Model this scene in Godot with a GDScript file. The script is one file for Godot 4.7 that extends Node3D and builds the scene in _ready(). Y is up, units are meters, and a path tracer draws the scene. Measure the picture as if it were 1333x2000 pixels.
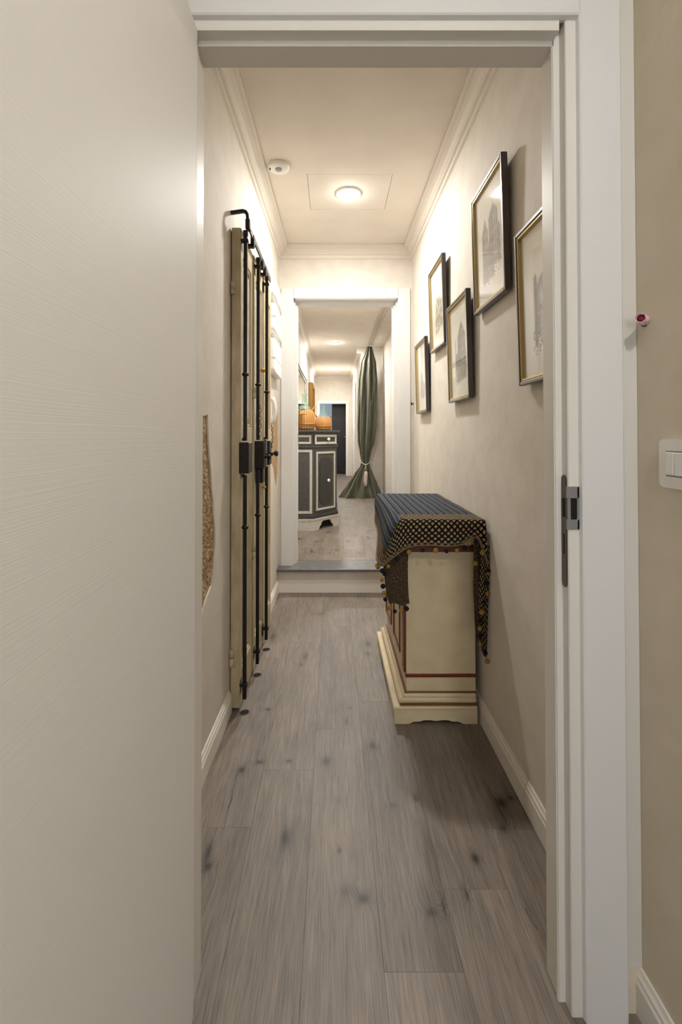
extends Node3D
# A narrow entrance corridor seen through an open door. World: x right, y up, z = minus the depth.

const CEIL := 2.75
const UP := 0.19          # level of the upper hall floor
const FAR := 3.66         # wall with the second doorway
const FLAT := 0xFFFFFFFF
var M := {}
var taken := {}

func V(x: float, y: float, depth: float) -> Vector3:
	return Vector3(x, y, -depth)

func wall_x(depth: float) -> float:      # the old left wall is not quite straight
	return -0.47 + 0.018 * (depth - 1.55)

# ---------------------------------------------------------------- mesh helpers
func begin(smooth := false) -> SurfaceTool:
	var st := SurfaceTool.new()
	st.begin(Mesh.PRIMITIVE_TRIANGLES)
	st.set_smooth_group(0 if smooth else FLAT)
	return st

func tri(st: SurfaceTool, a: Vector3, b: Vector3, c: Vector3, out: Vector3) -> void:
	if (b - a).cross(c - a).dot(out) > 0.0:
		var t := b
		b = c
		c = t
	for p: Vector3 in [a, b, c]:
		st.add_vertex(p)

func quad(st: SurfaceTool, a: Vector3, b: Vector3, c: Vector3, d: Vector3, out: Vector3) -> void:
	tri(st, a, b, c, out)
	tri(st, a, c, d, out)

func box(st: SurfaceTool, lo: Vector3, hi: Vector3, ch := 0.0, tf := Transform3D()) -> void:
	var a := Vector3(minf(lo.x, hi.x), minf(lo.y, hi.y), minf(lo.z, hi.z))
	var b := Vector3(maxf(lo.x, hi.x), maxf(lo.y, hi.y), maxf(lo.z, hi.z))
	var mid := (a + b) / 2.0
	var h := (b - a) / 2.0
	ch = minf(ch, minf(h.x, minf(h.y, h.z)) * 0.9)
	var k := h - Vector3(ch, ch, ch)
	for ax in 3:
		var u := (ax + 1) % 3
		var w := (ax + 2) % 3
		for s in [-1.0, 1.0]:
			var q := []
			for t in [[-1, -1], [1, -1], [1, 1], [-1, 1]]:
				var p := Vector3.ZERO
				p[ax] = s * h[ax]
				p[u] = t[0] * k[u]
				p[w] = t[1] * k[w]
				q.append(tf * (mid + p))
			var n := Vector3.ZERO
			n[ax] = s
			quad(st, q[0], q[1], q[2], q[3], tf.basis * n)
			if ch > 0.0:
				for s2 in [-1.0, 1.0]:
					var p1 := Vector3.ZERO
					p1[ax] = s * h[ax]
					p1[u] = s2 * k[u]
					p1[w] = -k[w]
					var p2 := p1
					p2[w] = k[w]
					var p3 := p2
					p3[ax] = s * k[ax]
					p3[u] = s2 * h[u]
					var p4 := p3
					p4[w] = -k[w]
					var nn := Vector3.ZERO
					nn[ax] = s
					nn[u] = s2
					quad(st, tf * (mid + p1), tf * (mid + p2), tf * (mid + p3), tf * (mid + p4), tf.basis * nn)
	if ch > 0.0:
		for sx in [-1.0, 1.0]:
			for sy in [-1.0, 1.0]:
				for sz in [-1.0, 1.0]:
					var s := Vector3(sx, sy, sz)
					tri(st, tf * (mid + s * Vector3(h.x, k.y, k.z)), tf * (mid + s * Vector3(k.x, h.y, k.z)), tf * (mid + s * Vector3(k.x, k.y, h.z)), tf.basis * s)

# polygon in the plane (u, v) swept along w
func prism(st: SurfaceTool, poly: PackedVector2Array, o: Vector3, u: Vector3, v: Vector3, w: Vector3) -> void:
	var n := poly.size()
	var area := 0.0
	for i in n:
		area += poly[i].cross(poly[(i + 1) % n])
	var s := signf(area)
	for i in n:
		var p := poly[i]
		var q := poly[(i + 1) % n]
		var a := o + u * p.x + v * p.y
		var b := o + u * q.x + v * q.y
		var e := (q - p) * s
		quad(st, a, b, b + w, a + w, u * e.y - v * e.x)
	var t := Geometry2D.triangulate_polygon(poly)
	for i in range(0, t.size(), 3):
		var p := []
		for j in 3:
			p.append(o + u * poly[t[i + j]].x + v * poly[t[i + j]].y)
		tri(st, p[0], p[1], p[2], -w)
		tri(st, p[0] + w, p[1] + w, p[2] + w, w)

func lathe(st: SurfaceTool, prof: Array, at: Vector3, seg := 24, tf := Basis()) -> void:
	for i in prof.size() - 1:
		var p: Vector2 = prof[i]
		var q: Vector2 = prof[i + 1]
		for j in seg:
			var a0 := TAU * j / seg
			var a1 := TAU * (j + 1) / seg
			var c0 := Vector3(cos(a0), 0, sin(a0))
			var c1 := Vector3(cos(a1), 0, sin(a1))
			var out: Vector3 = tf * ((c0 + c1) * (q.y - p.y) * 0.5 + Vector3(0, p.x - q.x, 0))
			var A := at + tf * (c0 * p.x + Vector3(0, p.y, 0))
			var B := at + tf * (c1 * p.x + Vector3(0, p.y, 0))
			var C := at + tf * (c1 * q.x + Vector3(0, q.y, 0))
			var D := at + tf * (c0 * q.x + Vector3(0, q.y, 0))
			if p.x > 1e-6:
				tri(st, A, B, C, out)
			if q.x > 1e-6:
				tri(st, A, C, D, out)

func tube(st: SurfaceTool, path: Array, r: float, seg := 8, square := false) -> void:
	var rings := []
	var ref := Vector3.UP
	for i in path.size():
		var d: Vector3 = (path[mini(i + 1, path.size() - 1)] - path[maxi(i - 1, 0)]).normalized()
		if absf(d.dot(ref)) > 0.95:
			ref = Vector3.RIGHT if absf(d.x) < 0.9 else Vector3.BACK
		var x := d.cross(ref).normalized()
		var y := x.cross(d).normalized()
		ref = y
		var ring := []
		for j in seg:
			var a := TAU * (j + (0.5 if square else 0.0)) / seg
			ring.append(path[i] + (x * cos(a) + y * sin(a)) * r)
		rings.append(ring)
	for i in rings.size() - 1:
		for j in seg:
			var k := (j + 1) % seg
			var out: Vector3 = rings[i][j] + rings[i][k] - 2.0 * path[i]
			quad(st, rings[i][j], rings[i][k], rings[i + 1][k], rings[i + 1][j], out)
	for e in [0, rings.size() - 1]:
		var o: Vector3 = (path[0] - path[1]) if e == 0 else (path[e] - path[e - 1])
		for j in seg:
			tri(st, path[e], rings[e][j], rings[e][(j + 1) % seg], o)

# a grid of points with uv; faces turned towards out_at (or away from it)
func sheet(st: SurfaceTool, pts: Array, uvs: Array, flip := false) -> void:
	for i in pts.size() - 1:
		for j in pts[i].size() - 1:
			var q := [[i, j], [i + 1, j], [i + 1, j + 1], [i, j], [i + 1, j + 1], [i, j + 1]]
			if flip:
				q = [[i, j], [i + 1, j + 1], [i + 1, j], [i, j], [i, j + 1], [i + 1, j + 1]]
			for k in q:
				if uvs:
					st.set_uv(uvs[k[0]][k[1]])
				st.add_vertex(pts[k[0]][k[1]])

func ball(r: float, seg := 10, rings := 6) -> Array:
	var p := []
	for i in rings + 1:
		var a := -PI / 2 + PI * i / rings
		p.append(Vector2(maxf(r * cos(a), 0.0), r * sin(a)))
	return p

func obj(called: String, st: SurfaceTool, m: Material, parent: Node3D = null) -> MeshInstance3D:
	st.generate_normals()
	var o := MeshInstance3D.new()
	o.mesh = st.commit()
	o.material_override = m
	return put(called, o, parent)

func put(called: String, o: Node3D, parent: Node3D = null) -> Node3D:
	if parent == null or parent == self:
		taken[called] = taken.get(called, -1) + 1
		o.name = called if taken[called] == 0 else "%s_%03d" % [called, taken[called]]
		add_child(o, true)
	else:
		o.name = called
		parent.add_child(o, true)
	return o

func tag(o: Node3D, label: String, category := "", group := "", kind := "") -> Node3D:
	for kv in [["label", label], ["category", category], ["group", group], ["kind", kind]]:
		if kv[1]:
			o.set_meta(kv[0], kv[1])
	return o

func thing(called: String, label: String, category: String, at := Vector3.ZERO, turn := 0.0, group := "") -> Node3D:
	var o := Node3D.new()
	put(called, o)
	o.position = at
	o.rotation.y = turn
	tag(o, label, category, group)
	return o

func setting(called: String, label: String) -> Node3D:
	var o := Node3D.new()
	put(called, o)
	tag(o, label, "", "", "structure")
	return o

func part_box(called: String, parent: Node3D, lo: Vector3, hi: Vector3, m: Material, ch := 0.002) -> MeshInstance3D:
	var st := begin()
	box(st, lo, hi, ch)
	return obj(called, st, m, parent)

# ---------------------------------------------------------------- materials
func mat(r: int, g: int, b: int, rough := 0.6, metal := 0.0) -> StandardMaterial3D:
	var m := StandardMaterial3D.new()
	m.albedo_color = Color8(r, g, b)
	m.roughness = rough
	m.metallic = metal
	return m

func noise(s: int, freq: float, oct := 3) -> FastNoiseLite:
	var n := FastNoiseLite.new()
	n.seed = s
	n.frequency = freq
	n.noise_type = FastNoiseLite.TYPE_SIMPLEX_SMOOTH
	n.fractal_octaves = oct
	return n

func paint(w: int, h: int, f: Callable) -> ImageTexture:
	var d := PackedByteArray()
	d.resize(w * h * 3)
	var k := 0
	for y in h:
		for x in w:
			var c: Color = f.call(x, y)
			d[k] = clampi(int(c.r * 255.0), 0, 255)
			d[k + 1] = clampi(int(c.g * 255.0), 0, 255)
			d[k + 2] = clampi(int(c.b * 255.0), 0, 255)
			k += 3
	var img := Image.create_from_data(w, h, false, Image.FORMAT_RGB8, d)
	img.generate_mipmaps()
	return ImageTexture.create_from_image(img)

func noisy(a: Color, b: Color, s: int, freq: float, stretch := Vector3.ONE, oct := 4, bump := 0.0, world := true) -> StandardMaterial3D:
	var m := StandardMaterial3D.new()
	var t := NoiseTexture2D.new()
	t.width = 512
	t.height = 512
	t.seamless = true
	t.noise = noise(s, freq, oct)
	var ramp := Gradient.new()
	ramp.set_color(0, a)
	ramp.set_color(1, b)
	t.color_ramp = ramp
	m.albedo_texture = t
	m.uv1_triplanar = true
	m.uv1_world_triplanar = world
	m.uv1_scale = stretch
	if bump > 0.0:
		var t2 := NoiseTexture2D.new()
		t2.width = 512
		t2.height = 512
		t2.seamless = true
		t2.noise = noise(s + 7, freq * 3.0, 4)
		m.heightmap_enabled = true
		m.heightmap_texture = t2
		m.heightmap_scale = bump
	return m

func materials() -> void:
	M.wall = noisy(Color8(211, 202, 190), Color8(221, 214, 203), 3, 0.012, Vector3.ONE * 0.9, 4, 0.06)
	M.wall.roughness = 0.75
	M.room_wall = noisy(Color8(214, 201, 178), Color8(220, 208, 187), 5, 0.012, Vector3.ONE * 0.9, 4, 0.1)
	M.room_wall.roughness = 0.8
	M.ceiling = noisy(Color8(227, 218, 206), Color8(233, 225, 214), 8, 0.01, Vector3.ONE * 0.7, 3, 0.04)
	M.ceiling.roughness = 0.8
	M.plaster_white = mat(214, 209, 198, 0.6)
	M.masonry = noisy(Color8(128, 98, 64), Color8(206, 180, 140), 21, 0.02, Vector3(1.6, 1.6, 1.6), 5, 1.2)
	M.masonry.roughness = 0.95
	M.patch = noisy(Color8(160, 128, 88), Color8(205, 178, 138), 25, 0.02, Vector3(2.0, 1.2, 2.0), 5, 0.4)
	M.patch.roughness = 0.9
	# white lacquer with fine horizontal brushed lines
	var rng := RandomNumberGenerator.new()
	rng.seed = 11
	var rows := PackedFloat32Array()
	for i in 1024:
		rows.append(rng.randf())
	var wob := noise(4, 0.012, 2)
	var lines := paint(128, 1024, func(x: int, y: int) -> Color:
		var yy := y + 3.0 * wob.get_noise_2d(x * 2.0, y * 0.2)
		var i := int(floor(yy))
		var v := lerpf(rows[posmod(i, 1024)], rows[posmod(i + 1, 1024)], yy - i)
		return Color(v, v, v))
	for nm in ["lacquer", "leaf"]:
		var m := mat(220, 218, 214, 0.42)
		m.heightmap_enabled = true
		m.heightmap_texture = lines
		m.heightmap_scale = 0.009
		m.uv1_triplanar = true
		m.uv1_world_triplanar = true
		m.uv1_scale = Vector3(1.1, 2.0, 1.1)
		M[nm] = m
	M.leaf.albedo_color = Color8(234, 231, 226)
	M.leaf.roughness = 0.55
	M.jamb = mat(222, 217, 208, 0.45)
	M.trim = mat(232, 226, 216, 0.45)
	M.cornice = mat(224, 216, 204, 0.6)
	M.steel = mat(168, 170, 176, 0.35, 0.85)
	M.steel_dark = mat(96, 88, 74, 0.4, 0.8)
	M.black = mat(14, 12, 11, 0.9)
	M.iron = noisy(Color8(24, 20, 17), Color8(52, 42, 36), 31, 0.05, Vector3.ONE * 3.0, 3, 0.1)
	M.iron.roughness = 0.5
	M.iron.metallic = 0.5
	M.iron_grey = mat(92, 88, 88, 0.45, 0.7)
	M.brass = mat(178, 140, 66, 0.35, 0.8)
	M.stone = noisy(Color8(88, 87, 85), Color8(112, 110, 107), 41, 0.02, Vector3.ONE * 1.5, 4, 0.05)
	M.stone.roughness = 0.4
	M.old_paint = noisy(Color8(170, 155, 122), Color8(204, 190, 160), 51, 0.016, Vector3(1.6, 0.7, 1.6), 4, 0.15)
	M.old_paint.roughness = 0.5
	M.old_panel = noisy(Color8(176, 176, 178), Color8(238, 234, 222), 55, 0.022, Vector3(2.5, 1.0, 2.5), 5, 0.3)
	M.old_panel.roughness = 0.4
	M.white_plastic = mat(238, 236, 232, 0.35)
	M.ivory_plastic = mat(238, 234, 224, 0.35)
	M.grey_plastic = mat(150, 150, 152, 0.5)
	M.frame_wood = mat(46, 31, 25, 0.3)
	M.frame_wood.clearcoat_enabled = true
	M.gilt = mat(186, 162, 106, 0.34, 0.6)
	M.gilt_dark = mat(150, 112, 52, 0.4, 0.6)
	var glass := mat(255, 255, 255, 0.03)
	glass.albedo_color.a = 0.06
	glass.transparency = BaseMaterial3D.TRANSPARENCY_ALPHA
	M.glass = glass
	M.cream = noisy(Color8(206, 188, 150), Color8(224, 208, 172), 61, 0.01, Vector3(1.2, 1.2, 1.2), 4, 0.05)
	M.cream.roughness = 0.38
	M.red = noisy(Color8(86, 30, 20), Color8(134, 58, 36), 63, 0.03, Vector3.ONE * 3.0, 4)
	M.red.roughness = 0.4
	M.brown_line = mat(112, 72, 44, 0.45)
	M.grey_paint = noisy(Color8(62, 61, 58), Color8(80, 79, 75), 71, 0.02, Vector3.ONE * 2.0, 4, 0.1)
	M.grey_paint.roughness = 0.45
	M.dark_grey = noisy(Color8(44, 43, 40), Color8(58, 57, 52), 73, 0.02, Vector3.ONE * 2.0, 4, 0.1)
	M.dark_grey.roughness = 0.45
	M.pale_line = noisy(Color8(176, 172, 160), Color8(198, 194, 182), 75, 0.02, Vector3.ONE * 2.0, 4)
	M.porcelain = mat(238, 236, 230, 0.15)
	M.wicker = noisy(Color8(158, 106, 52), Color8(210, 160, 96), 81, 0.06, Vector3(3, 3, 3), 3)
	M.wicker.roughness = 0.6
	var gg := mat(150, 190, 160, 0.05)
	gg.albedo_color.a = 0.25
	gg.transparency = BaseMaterial3D.TRANSPARENCY_ALPHA
	M.green_glass = gg
	M.leaf_green = mat(46, 66, 36, 0.45)
	M.silk = noisy(Color8(78, 78, 62), Color8(100, 100, 82), 91, 0.03, Vector3(2, 0.4, 2), 3)
	M.silk.roughness = 0.42
	M.silk.rim_enabled = true
	M.silk.rim = 0.4
	M.rope = mat(176, 168, 140, 0.7)
	M.tassel = mat(200, 184, 172, 0.8)
	M.pom_gold = noisy(Color8(150, 110, 38), Color8(206, 166, 78), 95, 0.1, Vector3.ONE * 6.0, 3, 0.5)
	M.pom_gold.roughness = 1.0
	M.pom_navy = noisy(Color8(12, 14, 26), Color8(26, 28, 44), 96, 0.1, Vector3.ONE * 6.0, 3, 0.5)
	M.pom_navy.roughness = 1.0
	M.lining = noisy(Color8(22, 16, 10), Color8(110, 88, 58), 97, 0.06, Vector3.ONE * 3.0, 2)
	M.lining.roughness = 0.95
	M.braid = mat(116, 98, 72, 0.8)
	M.blue_wall = mat(196, 208, 220, 0.7)
	M.dark_wood = mat(26, 22, 24, 0.35)
	M.mirror = mat(225, 228, 220, 0.03, 1.0)
	M.lamp_glow = mat(255, 255, 255, 0.5)
	M.lamp_glow.emission_enabled = true
	M.lamp_glow.emission = Color(1.0, 0.95, 0.88)
	M.lamp_glow.emission_energy_multiplier = 12.0
	M.rose = mat(120, 16, 44, 0.5)
	M.pink = mat(226, 196, 200, 0.6)

# ---------------------------------------------------------------- the start
func _ready() -> void:
	var cam := Camera3D.new()
	cam.name = "camera"
	add_child(cam)
	cam.position = Vector3(0, 1.23, 0)
	cam.rotation_degrees.x = 0.78
	cam.projection = Camera3D.PROJECTION_FRUSTUM
	cam.near = 0.05
	cam.far = 60.0
	cam.size = 0.05 * 2000.0 / 889.0
	cam.frustum_offset = Vector2(0.05 * 16.5 / 889.0, -0.05 * 162.0 / 889.0)
	cam.current = true
	var env := Environment.new()
	env.background_mode = Environment.BG_COLOR
	env.background_color = Color8(206, 214, 224)
	env.background_energy_multiplier = 4.5
	env.tonemap_mode = Environment.TONE_MAPPER_LINEAR
	env.tonemap_exposure = 1.6
	env.sdfgi_enabled = true
	env.ssao_enabled = true
	env.ssil_enabled = true
	var we := WorldEnvironment.new()
	we.name = "environment"
	we.environment = env
	add_child(we)
	materials()
	shell()
	floors()
	doorway_near()
	doorway_far()
	antique_door()
	ceiling_things()
	framed_prints()
	cabinet()
	cloth()
	left_wall_things()
	right_wall_things()
	hall_things()

# ---------------------------------------------------------------- walls, ceiling, trims
const CORNICE := [Vector2(0, 0), Vector2(0.075, 0), Vector2(0.075, 0.012), Vector2(0.068, 0.018), Vector2(0.055, 0.022), Vector2(0.040, 0.034), Vector2(0.030, 0.050), Vector2(0.024, 0.056), Vector2(0.024, 0.066), Vector2(0.012, 0.070), Vector2(0.012, 0.092), Vector2(0, 0.098)]

func cornice(a: Vector3, b: Vector3, inward: Vector3, label: String) -> void:
	var st := begin()
	prism(st, PackedVector2Array(CORNICE), Vector3(a.x, CEIL, a.z), inward, Vector3.DOWN, b - a)
	called_trim(st, M.cornice, label)

var trims := 0
func called_trim(st: SurfaceTool, m: Material, label: String) -> void:
	trims += 1
	tag(obj("trim_%d" % trims, st, m), label, "", "", "structure")

const BASE := [Vector2(0, 0), Vector2(0.014, 0), Vector2(0.014, 0.066), Vector2(0.011, 0.072), Vector2(0.011, 0.080), Vector2(0.007, 0.086), Vector2(0.004, 0.095), Vector2(0, 0.095)]

func baseboard(side: String, a: Vector3, b: Vector3, inward: Vector3, label: String, joint := -1.0) -> void:
	var root := setting("baseboard_" + side, label)
	var cuts := [0.0, 1.0]
	if joint > 0.0:
		cuts = [0.0, joint, 1.0]
	for i in cuts.size() - 1:
		var st := begin()
		var p := a.lerp(b, cuts[i])
		var q := a.lerp(b, cuts[i + 1] - (0.0012 if i + 2 < cuts.size() else 0.0))
		prism(st, PackedVector2Array(BASE), p, inward, Vector3.UP, q - p)
		obj("length", st, M.trim, root)

func block(lo: Vector3, hi: Vector3) -> SurfaceTool:
	var st := begin()
	box(st, lo, hi)
	return st

func wall(called: String, label: String, m: Material, blocks: Array) -> void:
	var st := begin()
	for b in blocks:
		box(st, b[0], b[1])
	tag(obj(called, st, m), label, "", "", "structure")

func shell() -> void:
	# left corridor wall: a masonry core with a plaster coat that has fallen away in two places
	var root := setting("wall_left", "cream plastered corridor wall with patches of bare masonry")
	var z0 := 1.06
	var z1 := FAR
	var core := begin()
	prism(core, PackedVector2Array([Vector2(z0, wall_x(z0) - 0.006), Vector2(z1, wall_x(z1) - 0.006), Vector2(z1, -0.6), Vector2(z0, -0.6)]), Vector3.ZERO, Vector3.FORWARD, Vector3.RIGHT, Vector3.UP * CEIL)
	obj("masonry_core", core, M.masonry, root)
	var hole_a := PackedVector2Array([Vector2(1.30, 1.31), Vector2(1.52, 1.305), Vector2(1.59, 1.312), Vector2(1.66, 1.30), Vector2(1.705, 1.308), Vector2(1.715, 1.22), Vector2(1.735, 1.14), Vector2(1.755, 1.08), Vector2(1.765, 1.02), Vector2(1.785, 0.97), Vector2(1.79, 0.92), Vector2(1.81, 0.86), Vector2(1.815, 0.80), Vector2(1.80, 0.745), Vector2(1.785, 0.69), Vector2(1.765, 0.65), Vector2(1.72, 0.635), Vector2(1.675, 0.61), Vector2(1.64, 0.58), Vector2(1.60, 0.56), Vector2(1.56, 0.53), Vector2(1.30, 0.50)])
	var hole_b := PackedVector2Array([Vector2(3.20, 1.46), Vector2(3.34, 1.48), Vector2(3.46, 1.475), Vector2(3.56, 1.44), Vector2(3.60, 1.36), Vector2(3.61, 1.2), Vector2(3.60, 1.06), Vector2(3.585, 0.94), Vector2(3.55, 0.85), Vector2(3.50, 0.83), Vector2(3.44, 0.90), Vector2(3.36, 0.98), Vector2(3.28, 1.03), Vector2(3.20, 1.1)])
	var skin := begin()
	for half in [[0.0, 1.105], [1.105, CEIL]]:
		var pieces: Array = [PackedVector2Array([Vector2(z0, half[0]), Vector2(z1, half[0]), Vector2(z1, half[1]), Vector2(z0, half[1])])]
		for hole in [hole_a, hole_b]:
			var next := []
			for p in pieces:
				next.append_array(Geometry2D.clip_polygons(p, hole))
			pieces = next
		for p: PackedVector2Array in pieces:
			var o := Vector3(wall_x(0) - 0.006, 0, 0)
			prism(skin, p, o, Vector3(0.018, 0, -1), Vector3.UP, Vector3(0.006, 0, 0))
	obj("plaster", skin, M.wall, root)
	var pb := begin()   # a thin older coat shows in the second place
	var flat := hole_b.duplicate()
	for i in flat.size():
		flat[i] = Vector2(3.4, 1.15) + (flat[i] - Vector2(3.4, 1.15)) * 1.04
	prism(pb, flat, Vector3(wall_x(0) - 0.0065, 0, 0), Vector3(0.018, 0, -1), Vector3.UP, Vector3(0.004, 0, 0))
	obj("older_plaster", pb, M.patch, root)

	wall("wall_right", "cream plastered corridor wall hung with framed prints", M.wall, [[V(0.645, 0, 1.06), V(0.76, CEIL, FAR)]])
	wall("wall_far", "cream wall above the second doorway", M.wall, [[V(-0.6, 0, FAR), V(-0.345, CEIL, 3.80)], [V(0.545, 0, FAR), V(0.9, CEIL, 3.80)], [V(-0.345, 2.37, FAR), V(0.545, CEIL, 3.80)], [V(-0.5, 0, 3.588), V(0.645, 0.168, FAR)]])
	wall("wall_near", "wall round the near door frame", M.room_wall, [[V(-1.7, 0, 0.985), V(-0.335, CEIL, 1.06)], [V(0.535, 0, 0.985), V(0.76, CEIL, 1.06)], [V(-0.335, 2.14, 0.985), V(0.535, CEIL, 1.06)]])
	wall("wall_room_right", "beige wall of the near room with the light switch", M.room_wall, [[V(0.66, 0, -2.3), V(0.78, CEIL, 0.985)]])
	wall("wall_room_left", "beige wall of the near room behind the open door", M.room_wall, [[V(-1.8, 0, -2.3), V(-1.7, CEIL, 0.985)]])
	wall("wall_room_back", "beige wall of the near room behind the viewer", M.room_wall, [[V(-1.7, 0, -2.4), V(-0.7, CEIL, -2.3)], [V(0.6, 0, -2.4), V(0.66, CEIL, -2.3)], [V(-0.7, 0, -2.4), V(0.6, 0.7, -2.3)], [V(-0.7, 2.4, -2.4), V(0.6, CEIL, -2.3)]])
	var back := setting("window_2", "daylight window of the near room behind the viewer")
	var bst := begin()
	for b in [[-0.7, -0.64, 0.7, 2.4], [0.54, 0.6, 0.7, 2.4], [-0.08, -0.02, 0.7, 2.4], [-0.7, 0.6, 0.7, 0.76], [-0.7, 0.6, 2.34, 2.4]]:
		box(bst, V(b[0], b[2], -2.37), V(b[1], b[3], -2.33), 0.004)
	obj("window_frame", bst, M.trim, back)
	part_box("pane", back, V(-0.65, 0.75, -2.352), V(-0.07, 2.35, -2.348), M.glass, 0)
	part_box("pane", back, V(-0.03, 0.75, -2.352), V(0.55, 2.35, -2.348), M.glass, 0)
	wall("wall_hall_left", "cream wall of the upper hall behind the grey sideboard", M.wall, [[V(-0.6, UP, 3.80), V(-0.46, CEIL, 11.7)]])
	wall("wall_hall_right", "cream wall of the upper hall beside and beyond the curtain", M.wall, [[V(0.87, UP, 3.80), V(1.0, CEIL, 7.9)], [V(0.50, UP, 7.9), V(1.0, CEIL, 11.7)]])
	wall("wall_end", "pale wall at the end of the upper hall", M.wall, [[V(-0.6, UP, 11.7), V(-0.345, CEIL, 11.82)], [V(0.36, UP, 11.7), V(1.0, CEIL, 11.82)], [V(-0.345, 2.07, 11.7), V(0.36, CEIL, 11.82)]])
	wall("wall_end_room", "pale blue walls of the room beyond the hall", M.blue_wall, [[V(-1.5, UP, 13.4), V(1.5, CEIL, 13.5)], [V(1.0, UP, 11.82), V(1.1, CEIL, 13.4)], [V(-1.5, UP, 11.82), V(-1.4, 0.6, 13.4)], [V(-1.5, 2.5, 11.82), V(-1.4, CEIL, 13.4)], [V(-1.5, 0.6, 11.82), V(-1.4, 2.5, 12.0)], [V(-1.5, 0.6, 13.3), V(-1.4, 2.5, 13.4)], [V(-1.5, UP, 11.72), V(-0.6, CEIL, 11.82)]])
	var win := setting("window_1", "daylight window of the room beyond the hall")
	var st := begin()
	for b in [[12.0, 12.06, 0.6, 2.5], [13.24, 13.3, 0.6, 2.5], [12.62, 12.68, 0.6, 2.5], [12.0, 13.3, 0.6, 0.66], [12.0, 13.3, 2.44, 2.5]]:
		box(st, V(-1.47, b[2], b[0]), V(-1.42, b[3], b[1]), 0.004)
	obj("window_frame", st, M.trim, win)
	part_box("pane", win, V(-1.452, 0.65, 12.05), V(-1.448, 2.45, 12.63), M.glass, 0)
	part_box("pane", win, V(-1.452, 0.65, 12.67), V(-1.448, 2.45, 13.25), M.glass, 0)

	wall("ceiling", "cream painted ceiling of the corridor, hall and room", M.ceiling, [[V(-1.8, CEIL, -2.4), V(1.5, CEIL + 0.1, 2.628)], [V(-1.0, CEIL, 2.628), V(-0.149, CEIL + 0.1, 3.043)], [V(0.351, CEIL, 2.628), V(1.5, CEIL + 0.1, 3.043)], [V(-1.5, CEIL, 3.043), V(1.5, CEIL + 0.1, 13.5)], [V(-0.2, CEIL + 0.02, 2.6), V(0.4, CEIL + 0.1, 3.1)]])
	cornice(V(wall_x(1.06), 0, 1.06), V(wall_x(FAR), 0, FAR), Vector3.RIGHT, "white moulded cornice along the left corridor wall")
	cornice(V(0.645, 0, 1.06), V(0.645, 0, FAR), Vector3.LEFT, "white moulded cornice above the framed prints")
	cornice(V(-0.45, 0, FAR), V(0.645, 0, FAR), Vector3.BACK, "white moulded cornice above the second doorway")
	cornice(V(-0.46, 0, 3.80), V(-0.46, 0, 11.7), Vector3.RIGHT, "white cornice along the left hall wall")
	cornice(V(0.50, 0, 7.9), V(0.50, 0, 11.7), Vector3.LEFT, "white cornice along the right hall wall")
	cornice(V(0.42, 0, 7.9), V(0.87, 0, 7.9), Vector3.BACK, "cornice above the tied curtain")
	cornice(V(-0.46, 0, 11.7), V(0.50, 0, 11.7), Vector3.BACK, "cornice across the end of the hall")
	baseboard("left", V(wall_x(1.06), 0, 1.06), V(wall_x(2.035), 0, 2.035), Vector3.RIGHT, "white skirting board under the bare masonry")
	baseboard("left", V(wall_x(2.985), 0, 2.985), V(wall_x(3.588), 0, 3.588), Vector3.RIGHT, "white skirting board between the old door and the step")
	baseboard("right", V(0.645, 0, 3.588), V(0.645, 0, 1.06), Vector3.LEFT, "white skirting board in two lengths below the prints", 0.822)
	baseboard("step", V(-0.435, 0, 3.588), V(0.645, 0, 3.588), Vector3.BACK, "white skirting board across the front of the step")
	baseboard("room", V(0.66, 0, 0.985), V(0.66, 0, -2.3), Vector3.LEFT, "white skirting board below the light switch")
	baseboard("hall", V(0.87, UP, 7.9), V(0.50, UP, 7.9), Vector3.BACK, "skirting board behind the curtain")
	var stp := setting("trim_step", "grey stone slab on top of the step")
	part_box("stone_slab", stp, V(-0.443, 0.168, 3.545), V(0.645, UP, 3.805), M.stone, 0.003)

# ---------------------------------------------------------------- plank floors
const EDGES := [-0.625, -0.44, -0.255, -0.07, 0.118, 0.30, 0.475, 0.66]
const JOINTS := [[1.9, 3.1], [1.445, 2.53], [1.69, 2.73], [1.92, 2.96], [1.06, 2.12, 3.25], [1.25, 2.45], [1.44, 2.62]]
const TEX_X0 := -0.625
const TEX_W := 1.285
const TEX_Z0 := 0.6
const TEX_H := 3.0

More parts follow.
